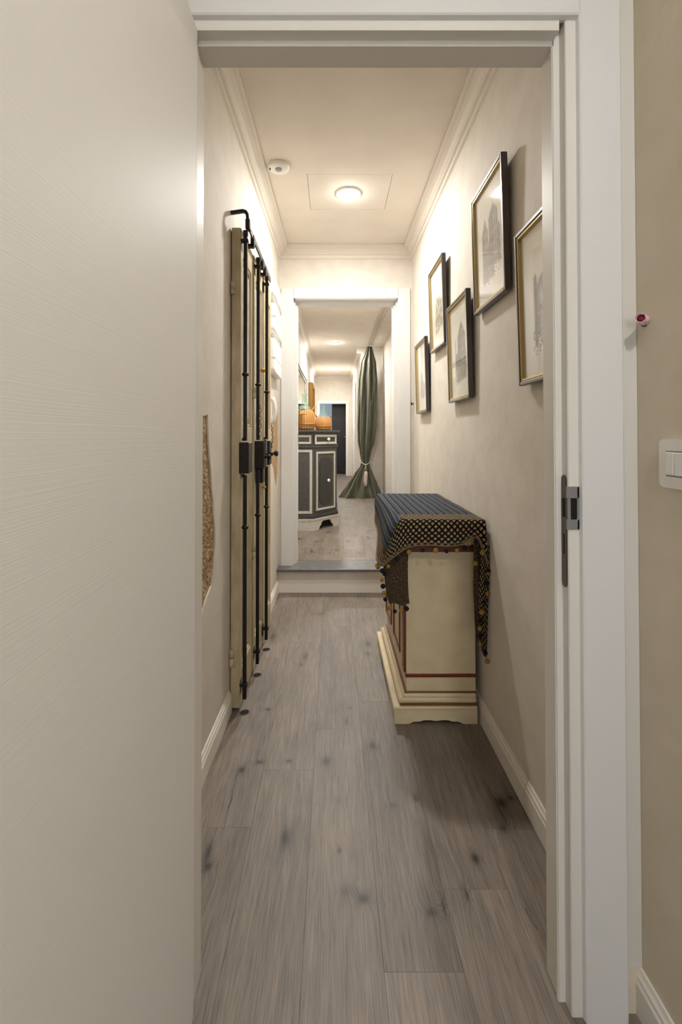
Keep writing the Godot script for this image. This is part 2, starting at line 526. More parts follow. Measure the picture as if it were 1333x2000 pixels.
func floors() -> void:
	# knots: x, depth, half width, half length, strength
	var knots := [[-0.145, 1.405, 0.012, 0.030, 1.0], [-0.335, 1.69, 0.011, 0.016, 0.9], [-0.275, 1.73, 0.014, 0.008, 0.75], [-0.165, 1.735, 0.010, 0.008, 0.7], [-0.024, 1.735, 0.014, 0.020, 0.75], [0.158, 1.82, 0.010, 0.018, 0.9], [-0.366, 1.36, 0.007, 0.028, 0.9], [-0.355, 1.315, 0.009, 0.012, 0.9], [0.021, 1.365, 0.007, 0.010, 0.6], [0.082, 1.225, 0.012, 0.012, 0.9], [0.033, 1.245, 0.014, 0.016, 0.4], [0.415, 1.34, 0.010, 0.014, 1.0], [0.565, 1.54, 0.014, 0.020, 1.0], [0.605, 1.56, 0.008, 0.008, 0.8], [-0.365, 2.80, 0.016, 0.05, 0.7], [-0.15, 2.55, 0.012, 0.04, 0.7], [-0.17, 2.46, 0.010, 0.02, 0.5], [0.21, 2.70, 0.014, 0.03, 0.7], [0.20, 2.58, 0.010, 0.02, 0.6], [-0.29, 2.06, 0.012, 0.008, 0.8], [0.255, 1.19, 0.014, 0.010, 0.5], [0.29, 1.205, 0.004, 0.02, 0.7], [0.36, 1.235, 0.004, 0.016, 0.8], [0.06, 1.97, 0.006, 0.02, 0.5], [0.08, 2.07, 0.006, 0.01, 0.5], [-0.08, 3.15, 0.02, 0.02, 0.4], [0.28, 1.56, 0.004, 0.016, 0.7], [0.535, 1.44, 0.012, 0.014, 0.5], [0.20, 1.53, 0.012, 0.008, 0.4], [0.02, 1.55, 0.010, 0.02, 0.25], [-0.44, 2.2, 0.01, 0.02, 0.5], [0.36, 2.3, 0.01, 0.02, 0.6]]
	var cracks := [[-0.345, 1.67, -0.343, 1.52, 0.0022], [-0.342, 1.56, -0.343, 1.46, 0.0012], [0.545, 1.62, 0.553, 1.45, 0.0020], [0.50, 1.20, 0.51, 1.15, 0.0020], [0.13, 1.7, 0.135, 1.2, 0.0008], [0.21, 2.50, 0.20, 2.32, 0.0016]]
	var W := 860
	var H := 2048
	var fine := noise(101, 1.0, 2)
	var mid := noise(102, 1.0, 3)
	var big := noise(103, 1.0, 3)
	var rng := RandomNumberGenerator.new()
	rng.seed = 77
	var tones := {}
	for c in 7:
		for k in 6:
			tones[c * 10 + k] = rng.randf_range(-0.07, 0.07)
	tones[10] = -0.05
	tones[20] = 0.02
	tones[31] = -0.015
	tones[51] = 0.02
	var data := PackedByteArray()
	data.resize(W * H * 3)
	var at := 0
	for y in H:
		var z := TEX_Z0 + TEX_H * (y + 0.5) / H
		var near := []
		for k in knots:
			if absf(z - k[1]) < k[3] * 3.0:
				near.append(k)
		var nearc := []
		for k in cracks:
			if z < k[1] and z > k[3]:
				nearc.append(k)
		for x in W:
			var px := TEX_X0 + TEX_W * (x + 0.5) / W
			var c := clampi(int((px - TEX_X0) / 0.1836), 0, 6)
			while c < 6 and px > EDGES[c + 1]:
				c += 1
			while c > 0 and px < EDGES[c]:
				c -= 1
			var k := 0
			for j in JOINTS[c]:
				if z > j:
					k += 1
			var seed_off := c * 37.0 + k * 91.0
			var gx := px
			var dark := 0.0
			for n in near:
				var dx: float = (px - n[0]) / n[2]
				var dz: float = (z - n[1]) / n[3]
				var d2 := dx * dx + dz * dz
				var e := exp(-d2)
				dark += n[4] * (0.5 * exp(-d2 * 1.1) + 0.16 * exp(-d2 * 0.2))
				gx += e * 0.0
				gx += 0.012 * dx * exp(-d2 * 0.25)
			for n in nearc:
				var cx := lerpf(n[0], n[2], (z - n[1]) / (n[3] - n[1])) + 0.0015 * sin(z * 90.0)
				dark += 0.35 * exp(-pow((px - cx) / n[4], 2.0))
			var bend := big.get_noise_2d(px * 4.0 + seed_off, z * 1.6)
			var g1 := fine.get_noise_2d((gx + 0.010 * bend) * 300.0, z * 6.0 + seed_off)
			var g2 := mid.get_noise_2d((gx + 0.012 * bend) * 38.0, z * 1.1 + seed_off)
			var v: float = 1.0 + tones[c * 10 + k] + 0.20 * g1 + 0.10 * g2 + 0.11 * bend + 0.05 * mid.get_noise_2d(px * 9.0 + 50.0 + seed_off, z * 4.0) - dark
			if g1 < -0.42:
				v -= 0.05
			var warm := 0.012 * g2
			data[at] = clampi(int(114.0 * (v + warm)), 0, 255)
			data[at + 1] = clampi(int(103.5 * v), 0, 255)
			data[at + 2] = clampi(int(93.0 * (v - warm)), 0, 255)
			at += 3
	var img := Image.create_from_data(W, H, false, Image.FORMAT_RGB8, data)
	img.generate_mipmaps()
	var wood := StandardMaterial3D.new()
	wood.albedo_texture = ImageTexture.create_from_image(img)
	wood.roughness = 0.5
	wood.heightmap_enabled = true
	wood.heightmap_texture = wood.albedo_texture
	wood.heightmap_scale = 0.012
	M.wood = wood
	var root := setting("floor", "grey oak plank floor of the corridor")
	var base := begin()
	box(base, V(-1.8, -0.12, -2.4), V(0.8, -0.012, 3.66))
	obj("underlay", base, M.black, root)
	for c in 7:
		var cuts := [0.62]
		cuts.append_array(JOINTS[c])
		cuts.append(3.587)
		for k in cuts.size() - 1:
			plank(root, EDGES[c], EDGES[c + 1], cuts[k], cuts[k + 1], 0.0, Vector2.ZERO)
	var near_part := begin()
	box(near_part, V(-1.8, -0.1, -2.4), V(0.7, 0.0, 0.62))
	obj("room_boards", near_part, M.stone, root)
	var hall := setting("floor_hall", "pale oak plank floor of the upper hall")
	var b2 := begin()
	box(b2, V(-1.5, 0.0, 3.80), V(1.1, UP - 0.012, 13.5))
	obj("underlay", b2, M.black, hall)
	rng.seed = 5
	for c in 9:
		var x0 := -0.63 + 0.1836 * c
		var z := 3.806
		var end := z + rng.randf_range(0.3, 1.2)
		while z < 13.4:
			end = minf(end, 13.4)
			var src := rng.randi_range(1, 5)
			var off := Vector2(EDGES[src] - x0, TEX_Z0 + rng.randf_range(0.05, 1.7) - z)
			plank(hall, x0, x0 + 0.1836, z, end, UP, off)
			z = end
			end += 1.2

func plank(root: Node3D, x0: float, x1: float, z0: float, z1: float, y: float, off: Vector2) -> void:
	var st := begin()
	var g := 0.0001
	var e := 0.0004
	var pts := [[x0 + g, z0 + g, y - 0.0005], [x1 - g, z0 + g, y - 0.0005], [x1 - g, z1 - g, y - 0.0005], [x0 + g, z1 - g, y - 0.0005], [x0 + e, z0 + e, y], [x1 - e, z0 + e, y], [x1 - e, z1 - e, y], [x0 + e, z1 - e, y], [x0 + g, z0 + g, y - 0.012], [x1 - g, z0 + g, y - 0.012], [x1 - g, z1 - g, y - 0.012], [x0 + g, z1 - g, y - 0.012]]
	for q in [[4, 5, 6, 7], [0, 1, 5, 4], [1, 2, 6, 5], [2, 3, 7, 6], [3, 0, 4, 7], [8, 9, 1, 0], [9, 10, 2, 1], [10, 11, 3, 2], [11, 8, 0, 3]]:
		for i in [0, 1, 2, 0, 2, 3]:
			var p: Array = pts[q[i]]
			st.set_uv(Vector2((p[0] + off.x - TEX_X0) / TEX_W, (p[1] + off.y - TEX_Z0) / TEX_H))
			st.add_vertex(V(p[0], p[2], p[1]))
	obj("plank", st, M.wood, root)

# ---------------------------------------------------------------- near doorway with the open leaf
func doorway_near() -> void:
	var d := setting("door_1", "white door frame with its door standing open on the left")
	# jambs: stepped profile in plan (x, depth)
	for s in [1.0, -1.0]:
		var w := 0.1 if s > 0 else -0.095     # centre of the opening is at 0.0945
		var inner := 0.4935 if s > 0 else -0.3035
		var st := begin()
		var prof := PackedVector2Array([Vector2(0, 1.064), Vector2(0, 1.020), Vector2(-0.0015, 1.016), Vector2(-0.0015, 1.0045), Vector2(0.0125, 1.0045), Vector2(0.0125, 0.981), Vector2(0.0145, 0.9785), Vector2(0.045, 0.9785), Vector2(0.045, 1.064)])
		prism(st, prof, Vector3(inner, 0, 0), Vector3.RIGHT * s, Vector3.FORWARD, Vector3.UP * 2.135)
		obj("jamb", st, M.jamb, d)
		st = begin()
		prism(st, PackedVector2Array([Vector2(0.0352, 0.9785), Vector2(0.0375, 0.969), Vector2(0.041, 0.9665), Vector2(0.124, 0.9665), Vector2(0.1275, 0.970), Vector2(0.1275, 0.9855), Vector2(0.0352, 0.9855)]), Vector3(inner, 0, 0), Vector3.RIGHT * s, Vector3.FORWARD, Vector3.UP * 2.26)
		obj("casing", st, M.lacquer, d)
		if s > 0:
			st = begin()   # rubber seal in the rebate
			box(st, V(inner - 0.004, 0.0, 1.0055), V(inner - 0.0015, 2.1, 1.0125), 0.001)
			obj("seal", st, M.jamb, d)
	part_box("filler_strip", d, V(0.6205, 0.10, 0.9865), V(0.659, CEIL, 0.9835), M.plaster_white, 0)
	var head := begin()
	prism(head, PackedVector2Array([Vector2(0, 1.064), Vector2(0, 1.0045), Vector2(0.0125, 1.0045), Vector2(0.0125, 0.9785), Vector2(0.045, 0.9785), Vector2(0.045, 1.064)]), Vector3(-0.3035, 2.0985, 0), Vector3.UP, Vector3.FORWARD, Vector3.RIGHT * 0.797)
	obj("head_jamb", head, M.jamb, d)
	head = begin()
	prism(head, PackedVector2Array([Vector2(0.0352, 0.9785), Vector2(0.0375, 0.969), Vector2(0.041, 0.9665), Vector2(0.124, 0.9665), Vector2(0.1275, 0.970), Vector2(0.1275, 0.9855), Vector2(0.0352, 0.9855)]), Vector3(-0.34, 2.0985, 0), Vector3.UP, Vector3.FORWARD, Vector3.RIGHT * 0.87)
	obj("head_casing", head, M.lacquer, d)
	# leaf, open at a right angle to the frame
	var leaf := begin()
	box(leaf, V(-0.335, 0.008, 0.972), V(-0.292, 2.105, 0.152), 0.002)
	obj("leaf", leaf, M.leaf, d)
	for y in [0.25, 1.05, 1.85]:
		var hst := begin(true)
		lathe(hst, [Vector2(0, 0), Vector2(0.006, 0), Vector2(0.007, 0.003), Vector2(0.007, 0.06), Vector2(0.006, 0.063), Vector2(0, 0.063)], V(-0.339, y, 0.972), 12)
		obj("hinge", hst, M.steel, d)
	# strike plate of the lock
	var plate := begin()
	var outline := PackedVector2Array()
	for i in 9:
		var a := PI * i / 8.0
		outline.append(Vector2(cos(a) * 0.0105, 1.133 + sin(a) * 0.0105))
	for i in 9:
		var a := PI + PI * i / 8.0
		outline.append(Vector2(cos(a) * 0.0105, 0.911 + sin(a) * 0.0105))
	prism(plate, outline, V(0.5062, 0, 0.9935), Vector3.BACK, Vector3.UP, Vector3(-0.0024, 0, 0))
	var pl := obj("strike_plate", plate, M.steel_dark, d)
	part_box("latch_slot", pl, V(0.5046, 1.052, 0.9985), V(0.5032, 1.093, 0.9875), M.black, 0)
	part_box("bolt_slot", pl, V(0.5046, 0.972, 0.996), V(0.5032, 1.016, 0.9915), M.black, 0)
	var lip := begin()
	box(lip, V(0.5015, 1.028, 0.979), V(0.5285, 1.0495, 0.9758), 0.0006)
	box(lip, V(0.5015, 1.095, 0.979), V(0.5285, 1.120, 0.9758), 0.0006)
	box(lip, V(0.524, 1.028, 0.979), V(0.5285, 1.120, 0.9758), 0.0006)
	box(lip, V(0.505, 1.048, 0.984), V(0.511, 1.097, 0.9772), 0.0006)
	obj("lip_plate", lip, M.steel, d)
	part_box("latch_pocket", d, V(0.511, 1.049, 0.9786), V(0.5245, 1.096, 0.9778), M.black, 0)

func doorway_far() -> void:
	var d := setting("door_2", "white casing of the second doorway above the step")
	for s in [1.0, -1.0]:
		var inner := 0.502 if s > 0 else -0.290
		var st := begin()
		prism(st, PackedVector2Array([Vector2(0, 3.85), Vector2(0, 3.72), Vector2(0.012, 3.72), Vector2(0.012, 3.69), Vector2(0.024, 3.69), Vector2(0.024, 3.652), Vector2(0.055, 3.652), Vector2(0.055, 3.85)]), Vector3(inner, UP, 0), Vector3.RIGHT * s, Vector3.FORWARD, Vector3.UP * (2.36 - UP))
		obj("jamb", st, M.lacquer, d)
		st = begin()
		prism(st, PackedVector2Array([Vector2(0.026, 3.652), Vector2(0.028, 3.645), Vector2(0.121, 3.645), Vector2(0.124, 3.648), Vector2(0.124, 3.661), Vector2(0.026, 3.661)]), Vector3(inner, UP, 0), Vector3.RIGHT * s, Vector3.FORWARD, Vector3.UP * (2.412 - UP))
		obj("casing", st, M.lacquer, d)
	var h := begin()
	box(h, V(-0.29, 2.317, 3.72), V(0.502, 2.36, 3.85), 0.001)
	box(h, V(-0.302, 2.326, 3.652), V(0.514, 2.36, 3.72), 0.001)
	obj("head_jamb", h, M.lacquer, d)
	h = begin()
	box(h, V(-0.316, 2.332, 3.645), V(0.528, 2.412, 3.661), 0.002)
	obj("head_casing", h, M.lacquer, d)
	for y in [0.35, 1.15, 1.95]:
		part_box("hinge_leaf", d, V(-0.2905, y, 3.80), V(-0.288, y + 0.1, 3.835), M.steel, 0.0005)

# ---------------------------------------------------------------- the old folding door on the left wall
func antique_door() -> void:
	var d := setting("door_3", "old cream panelled folding door with iron bolts")
	var Z := [2.045, 2.358, 2.668, 2.978]
	var leaves := []
	for k in 3:
		var a: float = Z[k] + (0.0 if k == 0 else 0.0015)
		var b: float = Z[k + 1] - 0.0015
		var xb := wall_x((a + b) / 2.0)
		var xf := xb + 0.044
		var st := begin()
		for q in [[a, a + 0.048, 0.012, 2.17], [b - 0.048, b, 0.012, 2.17], [a + 0.046, b - 0.046, 2.05, 2.17], [a + 0.046, b - 0.046, 1.16, 1.27], [a + 0.046, b - 0.046, 0.012, 0.17]]:
			box(st, V(xb + 0.002, q[2], q[0]), V(xf, q[3], q[1]), 0.003)
		var leaf := obj("folding_leaf", st, M.old_paint, d)
		leaves.append(leaf)
		for pz in [[0.17, 1.16], [1.27, 2.05]]:
			var p := begin()
			box(p, V(xb + 0.004, pz[0], a + 0.046), V(xf - 0.014, pz[1], b - 0.046))
			box(p, V(xb + 0.01, pz[0] + 0.035, a + 0.08), V(xf - 0.006, pz[1] - 0.035, b - 0.08), 0.008)
			obj("panel", p, M.old_panel if pz[0] > 1.0 else M.old_paint, leaf)
			var mo := begin()
			for e in [[a + 0.046, a + 0.060, pz[0], pz[1]], [b - 0.060, b - 0.046, pz[0], pz[1]], [a + 0.046, b - 0.046, pz[0], pz[0] + 0.014], [a + 0.046, b - 0.046, pz[1] - 0.014, pz[1]]]:
				box(mo, V(xf - 0.018, e[2], e[0]), V(xf - 0.005, e[3], e[1]), 0.004)
			obj("panel_moulding", mo, M.old_paint, leaf)
		bolt(d, a + (0.012 if k < 2 else -0.02), k)
	# hinges on the near edge and between the leaves
	for h in [[2.043, 1.865, 0.055], [2.043, 0.20, 0.075], [2.358, 1.42, 0.06], [2.358, 0.6, 0.06]]:
		var st := begin(true)
		var x := wall_x(h[0]) + (0.012 if h[0] < 2.1 else 0.049)
		lathe(st, [Vector2(0, 0), Vector2(0.010, 0), Vector2(0.011, 0.002), Vector2(0.011, h[2] * 0.47), Vector2(0.0075, h[2] * 0.49), Vector2(0.0075, h[2] * 0.51), Vector2(0.011, h[2] * 0.53), Vector2(0.011, h[2] - 0.002), Vector2(0.010, h[2]), Vector2(0, h[2])], V(x, h[1], h[0] - 0.004), 14)
		obj("hinge", st, M.old_paint, d)
	# iron bar across the top on a bent bracket
	var r := begin()
	var xr := wall_x(2.3) + 0.072
	box(r, V(xr - 0.004, 2.172, 2.05), V(xr + 0.004, 2.202, 2.80), 0.001)
	obj("top_bar", r, M.iron_grey, d)
	r = begin()
	tube(r, [V(wall_x(2.05) + 0.0, 2.238, 2.05), V(xr - 0.022, 2.246, 2.05), V(xr - 0.009, 2.242, 2.05), V(xr - 0.002, 2.23, 2.05), V(xr, 2.21, 2.05), V(xr, 2.17, 2.05)], 0.010, 4, true)
	box(r, V(xr - 0.011, 2.165, 2.045), V(xr + 0.010, 2.212, 2.085), 0.003)
	obj("bracket", r, M.iron, d)
	for z in [2.17, 2.46, 2.56]:
		var bk := begin()
		box(bk, V(wall_x(z) + 0.044, 2.135, z), V(xr + 0.006, 2.150, z + 0.03), 0.002)
		box(bk, V(xr - 0.010, 2.14, z), V(xr + 0.008, 2.19, z + 0.03), 0.002)
		obj("bar_hook", bk, M.iron, d)
	# rim lock with handle, knob and chain on the middle leaves
	var z2 := 2.43
	var xf2 := wall_x(z2) + 0.044
	var lock := begin()
	box(lock, V(xf2, 1.055, 2.385), V(xf2 + 0.05, 1.20, 2.50), 0.003)
	box(lock, V(xf2, 0.975, 2.43), V(xf2 + 0.038, 1.06, 2.50), 0.003)
	var lk := obj("rim_lock", lock, M.iron, d)
	var face := begin()
	box(face, V(xf2 + 0.045, 1.06, 2.42), V(xf2 + 0.056, 1.21, 2.465), 0.002)
	obj("face_plate", face, M.iron_grey, lk)
	for kn in [[xf2 + 0.05, 1.115, 2.40, 0.014], [xf2 + 0.056, 1.13, 2.445, 0.012]]:
		var ks := begin(true)
		lathe(ks, [Vector2(0.006, 0), Vector2(0.006, 0.014), Vector2(kn[3], 0.02), Vector2(kn[3], 0.03), Vector2(0.007, 0.036), Vector2(0, 0.036)], V(kn[0], kn[1], kn[2]), 14, Basis(Vector3.BACK, -PI / 2))
		obj("lock_knob", ks, M.iron, lk)
	var kb := begin(true)
	lathe(kb, [Vector2(0.008, 0), Vector2(0.008, 0.02), Vector2(0.018, 0.028), Vector2(0.02, 0.038), Vector2(0.014, 0.046), Vector2(0, 0.048)], V(wall_x(2.9) + 0.052, 1.115, 2.90), 16, Basis(Vector3.BACK, -PI / 2))
	obj("door_knob", kb, M.iron, d)
	var bb := begin(true)
	lathe(bb, [Vector2(0.006, 0), Vector2(0.006, 0.012), Vector2(0.012, 0.016), Vector2(0.0145, 0.026), Vector2(0.010, 0.035), Vector2(0, 0.037)], V(wall_x(2.52) + 0.042, 1.59, 2.52), 14, Basis(Vector3.BACK, -PI / 2))
	obj("brass_knob", bb, M.brass, d)
	var b2 := begin(true)
	lathe(b2, [Vector2(0.004, 0), Vector2(0.004, 0.01), Vector2(0.008, 0.014), Vector2(0.008, 0.022), Vector2(0, 0.026)], V(wall_x(2.7) + 0.042, 0.93, 2.62), 12, Basis(Vector3.BACK, -PI / 2))
	obj("brass_stud", b2, M.brass, d)
	var ch := begin(true)
	for i in 9:
		var y := 1.385 - 0.021 * i
		var ring := []
		for j in 13:
			var a := TAU * j / 12.0
			var side := Vector3(0, 0, 1) if i % 2 == 0 else Vector3(1, 0, 0)
			ring.append(V(wall_x(2.47) + 0.058, y, 2.47) + Vector3.UP * 0.014 * sin(a) + side * 0.008 * cos(a))
		tube(ch, ring, 0.0016, 6)
	obj("safety_chain", ch, M.iron, d)

func bolt(d: Node3D, z: float, k: int) -> void:
	var xf := wall_x(z) + 0.044
	var x := xf + 0.022
	var st := begin()
	tube(st, [V(x, 1.205, z), V(x, 1.235, z), V(x, 1.252, z), V(x, 2.152, z)], 0.0115, 4, true)
	var rod := obj("bolt_rod", st, M.iron, d)
	st = begin()
	tube(st, [V(x, 1.05, z), V(x, 0.05, z)], 0.0115, 4, true)
	obj("bolt_rod", st, M.iron, d)
	for y in [1.505 - 0.012 * k, 0.815]:
		var c := begin(true)
		lathe(c, [Vector2(0.008, -0.008), Vector2(0.014, -0.006), Vector2(0.016, 0), Vector2(0.014, 0.006), Vector2(0.008, 0.008)], V(x, y, z), 14)
		obj("collar", c, M.iron, d)
	for y in [2.10, 0.10]:
		var g := begin()
		box(g, V(xf - 0.002, y - 0.03, z - 0.006), V(xf + 0.004, y + 0.03, z + 0.03), 0.001)
		box(g, V(xf, y + 0.006, z - 0.012), V(x + 0.013, y + 0.02, z + 0.012), 0.002)
		obj("guide", g, M.iron, d)
	var cap := begin()
	box(cap, V(x - 0.011, 2.135, z - 0.011), V(x + 0.011, 2.160, z + 0.011), 0.003)
	obj("rod_cap", cap, M.iron, d)
	if k != 1:
		var b := begin()
		box(b, V(xf - 0.002, 1.058, z - 0.022), V(xf + 0.042, 1.198, z + 0.072), 0.003)
		var bx := obj("lock_case", b, M.iron, d)
		for y in [1.045, 1.212]:
			var s := begin(true)
			lathe(s, ball(0.009), V(xf + 0.012, y, z + 0.02), 10)
			obj("stud", s, M.iron, bx)
	var so := begin(true)
	lathe(so, [Vector2(0.014, -0.002), Vector2(0.019, 0.001), Vector2(0.020, 0.0022), Vector2(0.022, 0.0012), Vector2(0.023, 0.0)], V(x + 0.004, 0, z - 0.02), 20)
	obj("floor_socket", so, M.steel_dark, d)
	var hole := begin(true)
	lathe(hole, [Vector2(0.0185, 0.0006), Vector2(0, 0.0006)], V(x + 0.004, 0, z - 0.02), 20)
	obj("socket_hole", hole, M.black, d)

# ---------------------------------------------------------------- things on the ceilings
func lamp(x: float, z: float, label: String, energy: float, tint: Color, r := 0.068) -> void:
	var t := thing("ceiling_light", label, "ceiling light", V(x, CEIL, z), 0, "round ceiling lights")
	var st := begin(true)
	lathe(st, [Vector2(r + 0.012, 0), Vector2(r + 0.012, -0.006), Vector2(r + 0.008, -0.010), Vector2(r, -0.010), Vector2(r, -0.004)], Vector3.ZERO, 32)
	obj("rim", st, M.white_plastic, t)
	st = begin(true)
	lathe(st, [Vector2(0, -0.009), Vector2(r * 0.7, -0.0085), Vector2(r, -0.006)], Vector3.ZERO, 32)
	obj("diffuser", st, M.lamp_glow, t)
	var l := AreaLight3D.new()
	l.name = "glow"
	l.position = Vector3(0, -0.013, 0)
	l.rotation.x = -PI / 2
	l.area_size = Vector2.ONE * r * 1.77
	l.light_energy = energy
	l.light_color = tint
	l.area_range = 14.0
	l.area_attenuation = 2.0
	l.shadow_enabled = true
	t.add_child(l)
	var o := OmniLight3D.new()      # the domed diffuser also throws a little light sideways
	o.name = "side_glow"
	o.position = Vector3(0, -0.05, 0)
	o.light_energy = energy * 0.010
	o.light_color = tint
	o.light_size = 0.03
	o.omni_range = 14.0
	o.omni_attenuation = 2.0
	o.shadow_enabled = true
	t.add_child(o)

func ceiling_things() -> void:
	lamp(0.10, 2.84, "round lit ceiling light in the access hatch", 1.62, Color(1.0, 0.99, 0.97))
	lamp(0.06, 4.60, "round ceiling light just beyond the second doorway", 2.6, Color(1.0, 0.99, 0.97))
	lamp(0.042, 7.48, "round lit ceiling light before the curtain in the hall", 2.4, Color(1.0, 0.99, 0.97))
	lamp(0.023, 10.37, "farthest round ceiling light at the end of the hall", 2.2, Color(1.0, 0.99, 0.97))
	lamp(0.44, -0.50, "round ceiling light of the near room above the viewer", 1.2, Color(1.0, 1.0, 1.0))
	var h := thing("access_hatch", "flush cream access hatch round the corridor ceiling light", "hatch", V(0.101, CEIL, 2.8355))
	part_box("panel", h, Vector3(-0.248, 0.0, -0.2055), Vector3(0.248, 0.018, 0.2055), M.ceiling, 0.001)
	var s := thing("smoke_detector", "round white smoke detector beside the left cornice", "smoke detector", V(-0.303, CEIL, 2.545))
	var st := begin(true)
	lathe(st, [Vector2(0.058, 0), Vector2(0.060, -0.004), Vector2(0.060, -0.016), Vector2(0.056, -0.021), Vector2(0.046, -0.026), Vector2(0.030, -0.0285), Vector2(0.0, -0.029)], Vector3.ZERO, 36)
	obj("housing", st, M.white_plastic, s)
	st = begin(true)
	lathe(st, [Vector2(0.020, -0.028), Vector2(0.019, -0.032), Vector2(0.012, -0.034), Vector2(0, -0.034)], Vector3(0.0, 0, 0.012), 20)
	obj("sensor_lens", st, M.grey_plastic, s)
	st = begin()
	box(st, Vector3(-0.052, -0.026, -0.004), Vector3(-0.036, -0.018, 0.018), 0.001)
	obj("vent_slot", st, M.black, s)

# ---------------------------------------------------------------- framed prints
func etching(k: int) -> ImageTexture:
	var n1 := noise(200 + k, 1.0, 3)
	var n2 := noise(220 + k, 1.0, 3)
	# towers: centre, half width, top, bottom, spire height (fractions of the sheet)
	var sets := [
		[[0.42, 0.09, 0.48, 0.80, 0.08], [0.58, 0.07, 0.58, 0.82, 0.05], [0.70, 0.05, 0.62, 0.78, 0.03], [0.30, 0.03, 0.56, 0.78, 0.02]],
		[[0.42, 0.11, 0.44, 0.82, 0.08], [0.60, 0.12, 0.38, 0.78, 0.10], [0.74, 0.05, 0.26, 0.78, 0.05], [0.32, 0.05, 0.55, 0.82, 0.03]],
		[[0.60, 0.20, 0.36, 0.82, 0.16], [0.42, 0.13, 0.54, 0.84, 0.05], [0.28, 0.02, 0.38, 0.7, 0.02], [0.76, 0.06, 0.52, 0.80, 0.05]],
		[[0.33, 0.11, 0.38, 0.80, 0.12], [0.62, 0.15, 0.30, 0.72, 0.10], [0.80, 0.05, 0.46, 0.74, 0.04], [0.42, 0.20, 0.56, 0.82, 0.02], [0.50, 0.06, 0.50, 0.7, 0.04]],
		[[0.42, 0.13, 0.42, 0.72, 0.08], [0.64, 0.17, 0.26, 0.70, 0.08], [0.84, 0.10, 0.32, 0.72, 0.05], [0.29, 0.035, 0.34, 0.80, 0.02], [0.54, 0.05, 0.36, 0.70, 0.06]]]
	var towers: Array = sets[k]
	var strength: float = [0.75, 1.1, 1.2, 1.1, 1.2][k]
	var tint := Color8(196, 200, 120) if k == 1 else Color8(128, 126, 122)
	return paint(300, 420, func(px: int, py: int) -> Color:
		var u := (px + 0.5) / 300.0
		var v := (py + 0.5) / 420.0
		var c := Color8(230, 226, 214)
		if u > 0.16 and u < 0.86 and v > 0.2 and v < 0.86:
			c = Color8(236, 232, 222)
		var ink := 0.0
		for t in towers:
			var dx: float = absf(u - t[0]) / t[1]
			var top: float = t[2] - t[4] * (1.0 - dx) + 0.03 * n1.get_noise_2d(u * 60.0, t[0] * 90.0)
			if dx < 1.0 and v > top and v < t[3] + 0.03 * n2.get_noise_2d(u * 24.0, 3.0):
				var hatch := 0.55 + 0.75 * n1.get_noise_2d(u * 110.0, v * 16.0)
				var bays := 0.8 if sin(u * 95.0 + t[0] * 40.0) > 0.45 and sin(v * 62.0 + t[2] * 30.0) > -0.35 else 0.0
				var side: float = 0.35 if u < t[0] else 0.0
				ink = maxf(ink, 0.22 + 0.75 * hatch * hatch + bays * 0.6 + side * 0.5)
		if v > 0.68 and v < 0.86 and u > 0.22 and u < 0.86:
			var grd := n2.get_noise_2d(u * 22.0, v * 40.0)
			if grd > 0.15 + (v - 0.70) * 2.0 - (0.3 if u < 0.45 else 0.0):
				ink = maxf(ink, 0.4 + 0.5 * grd)
		ink = clampf(ink * (0.8 + 0.5 * n2.get_noise_2d(u * 70.0, v * 70.0)), 0.0, 1.0) * strength * 1.35
		var inked := Color8(70, 68, 66)
		if k == 1 and n1.get_noise_2d(u * 9.0, v * 9.0) > 0.05:
			inked = tint
		return c.lerp(inked, clampf(ink, 0.0, 0.95)))

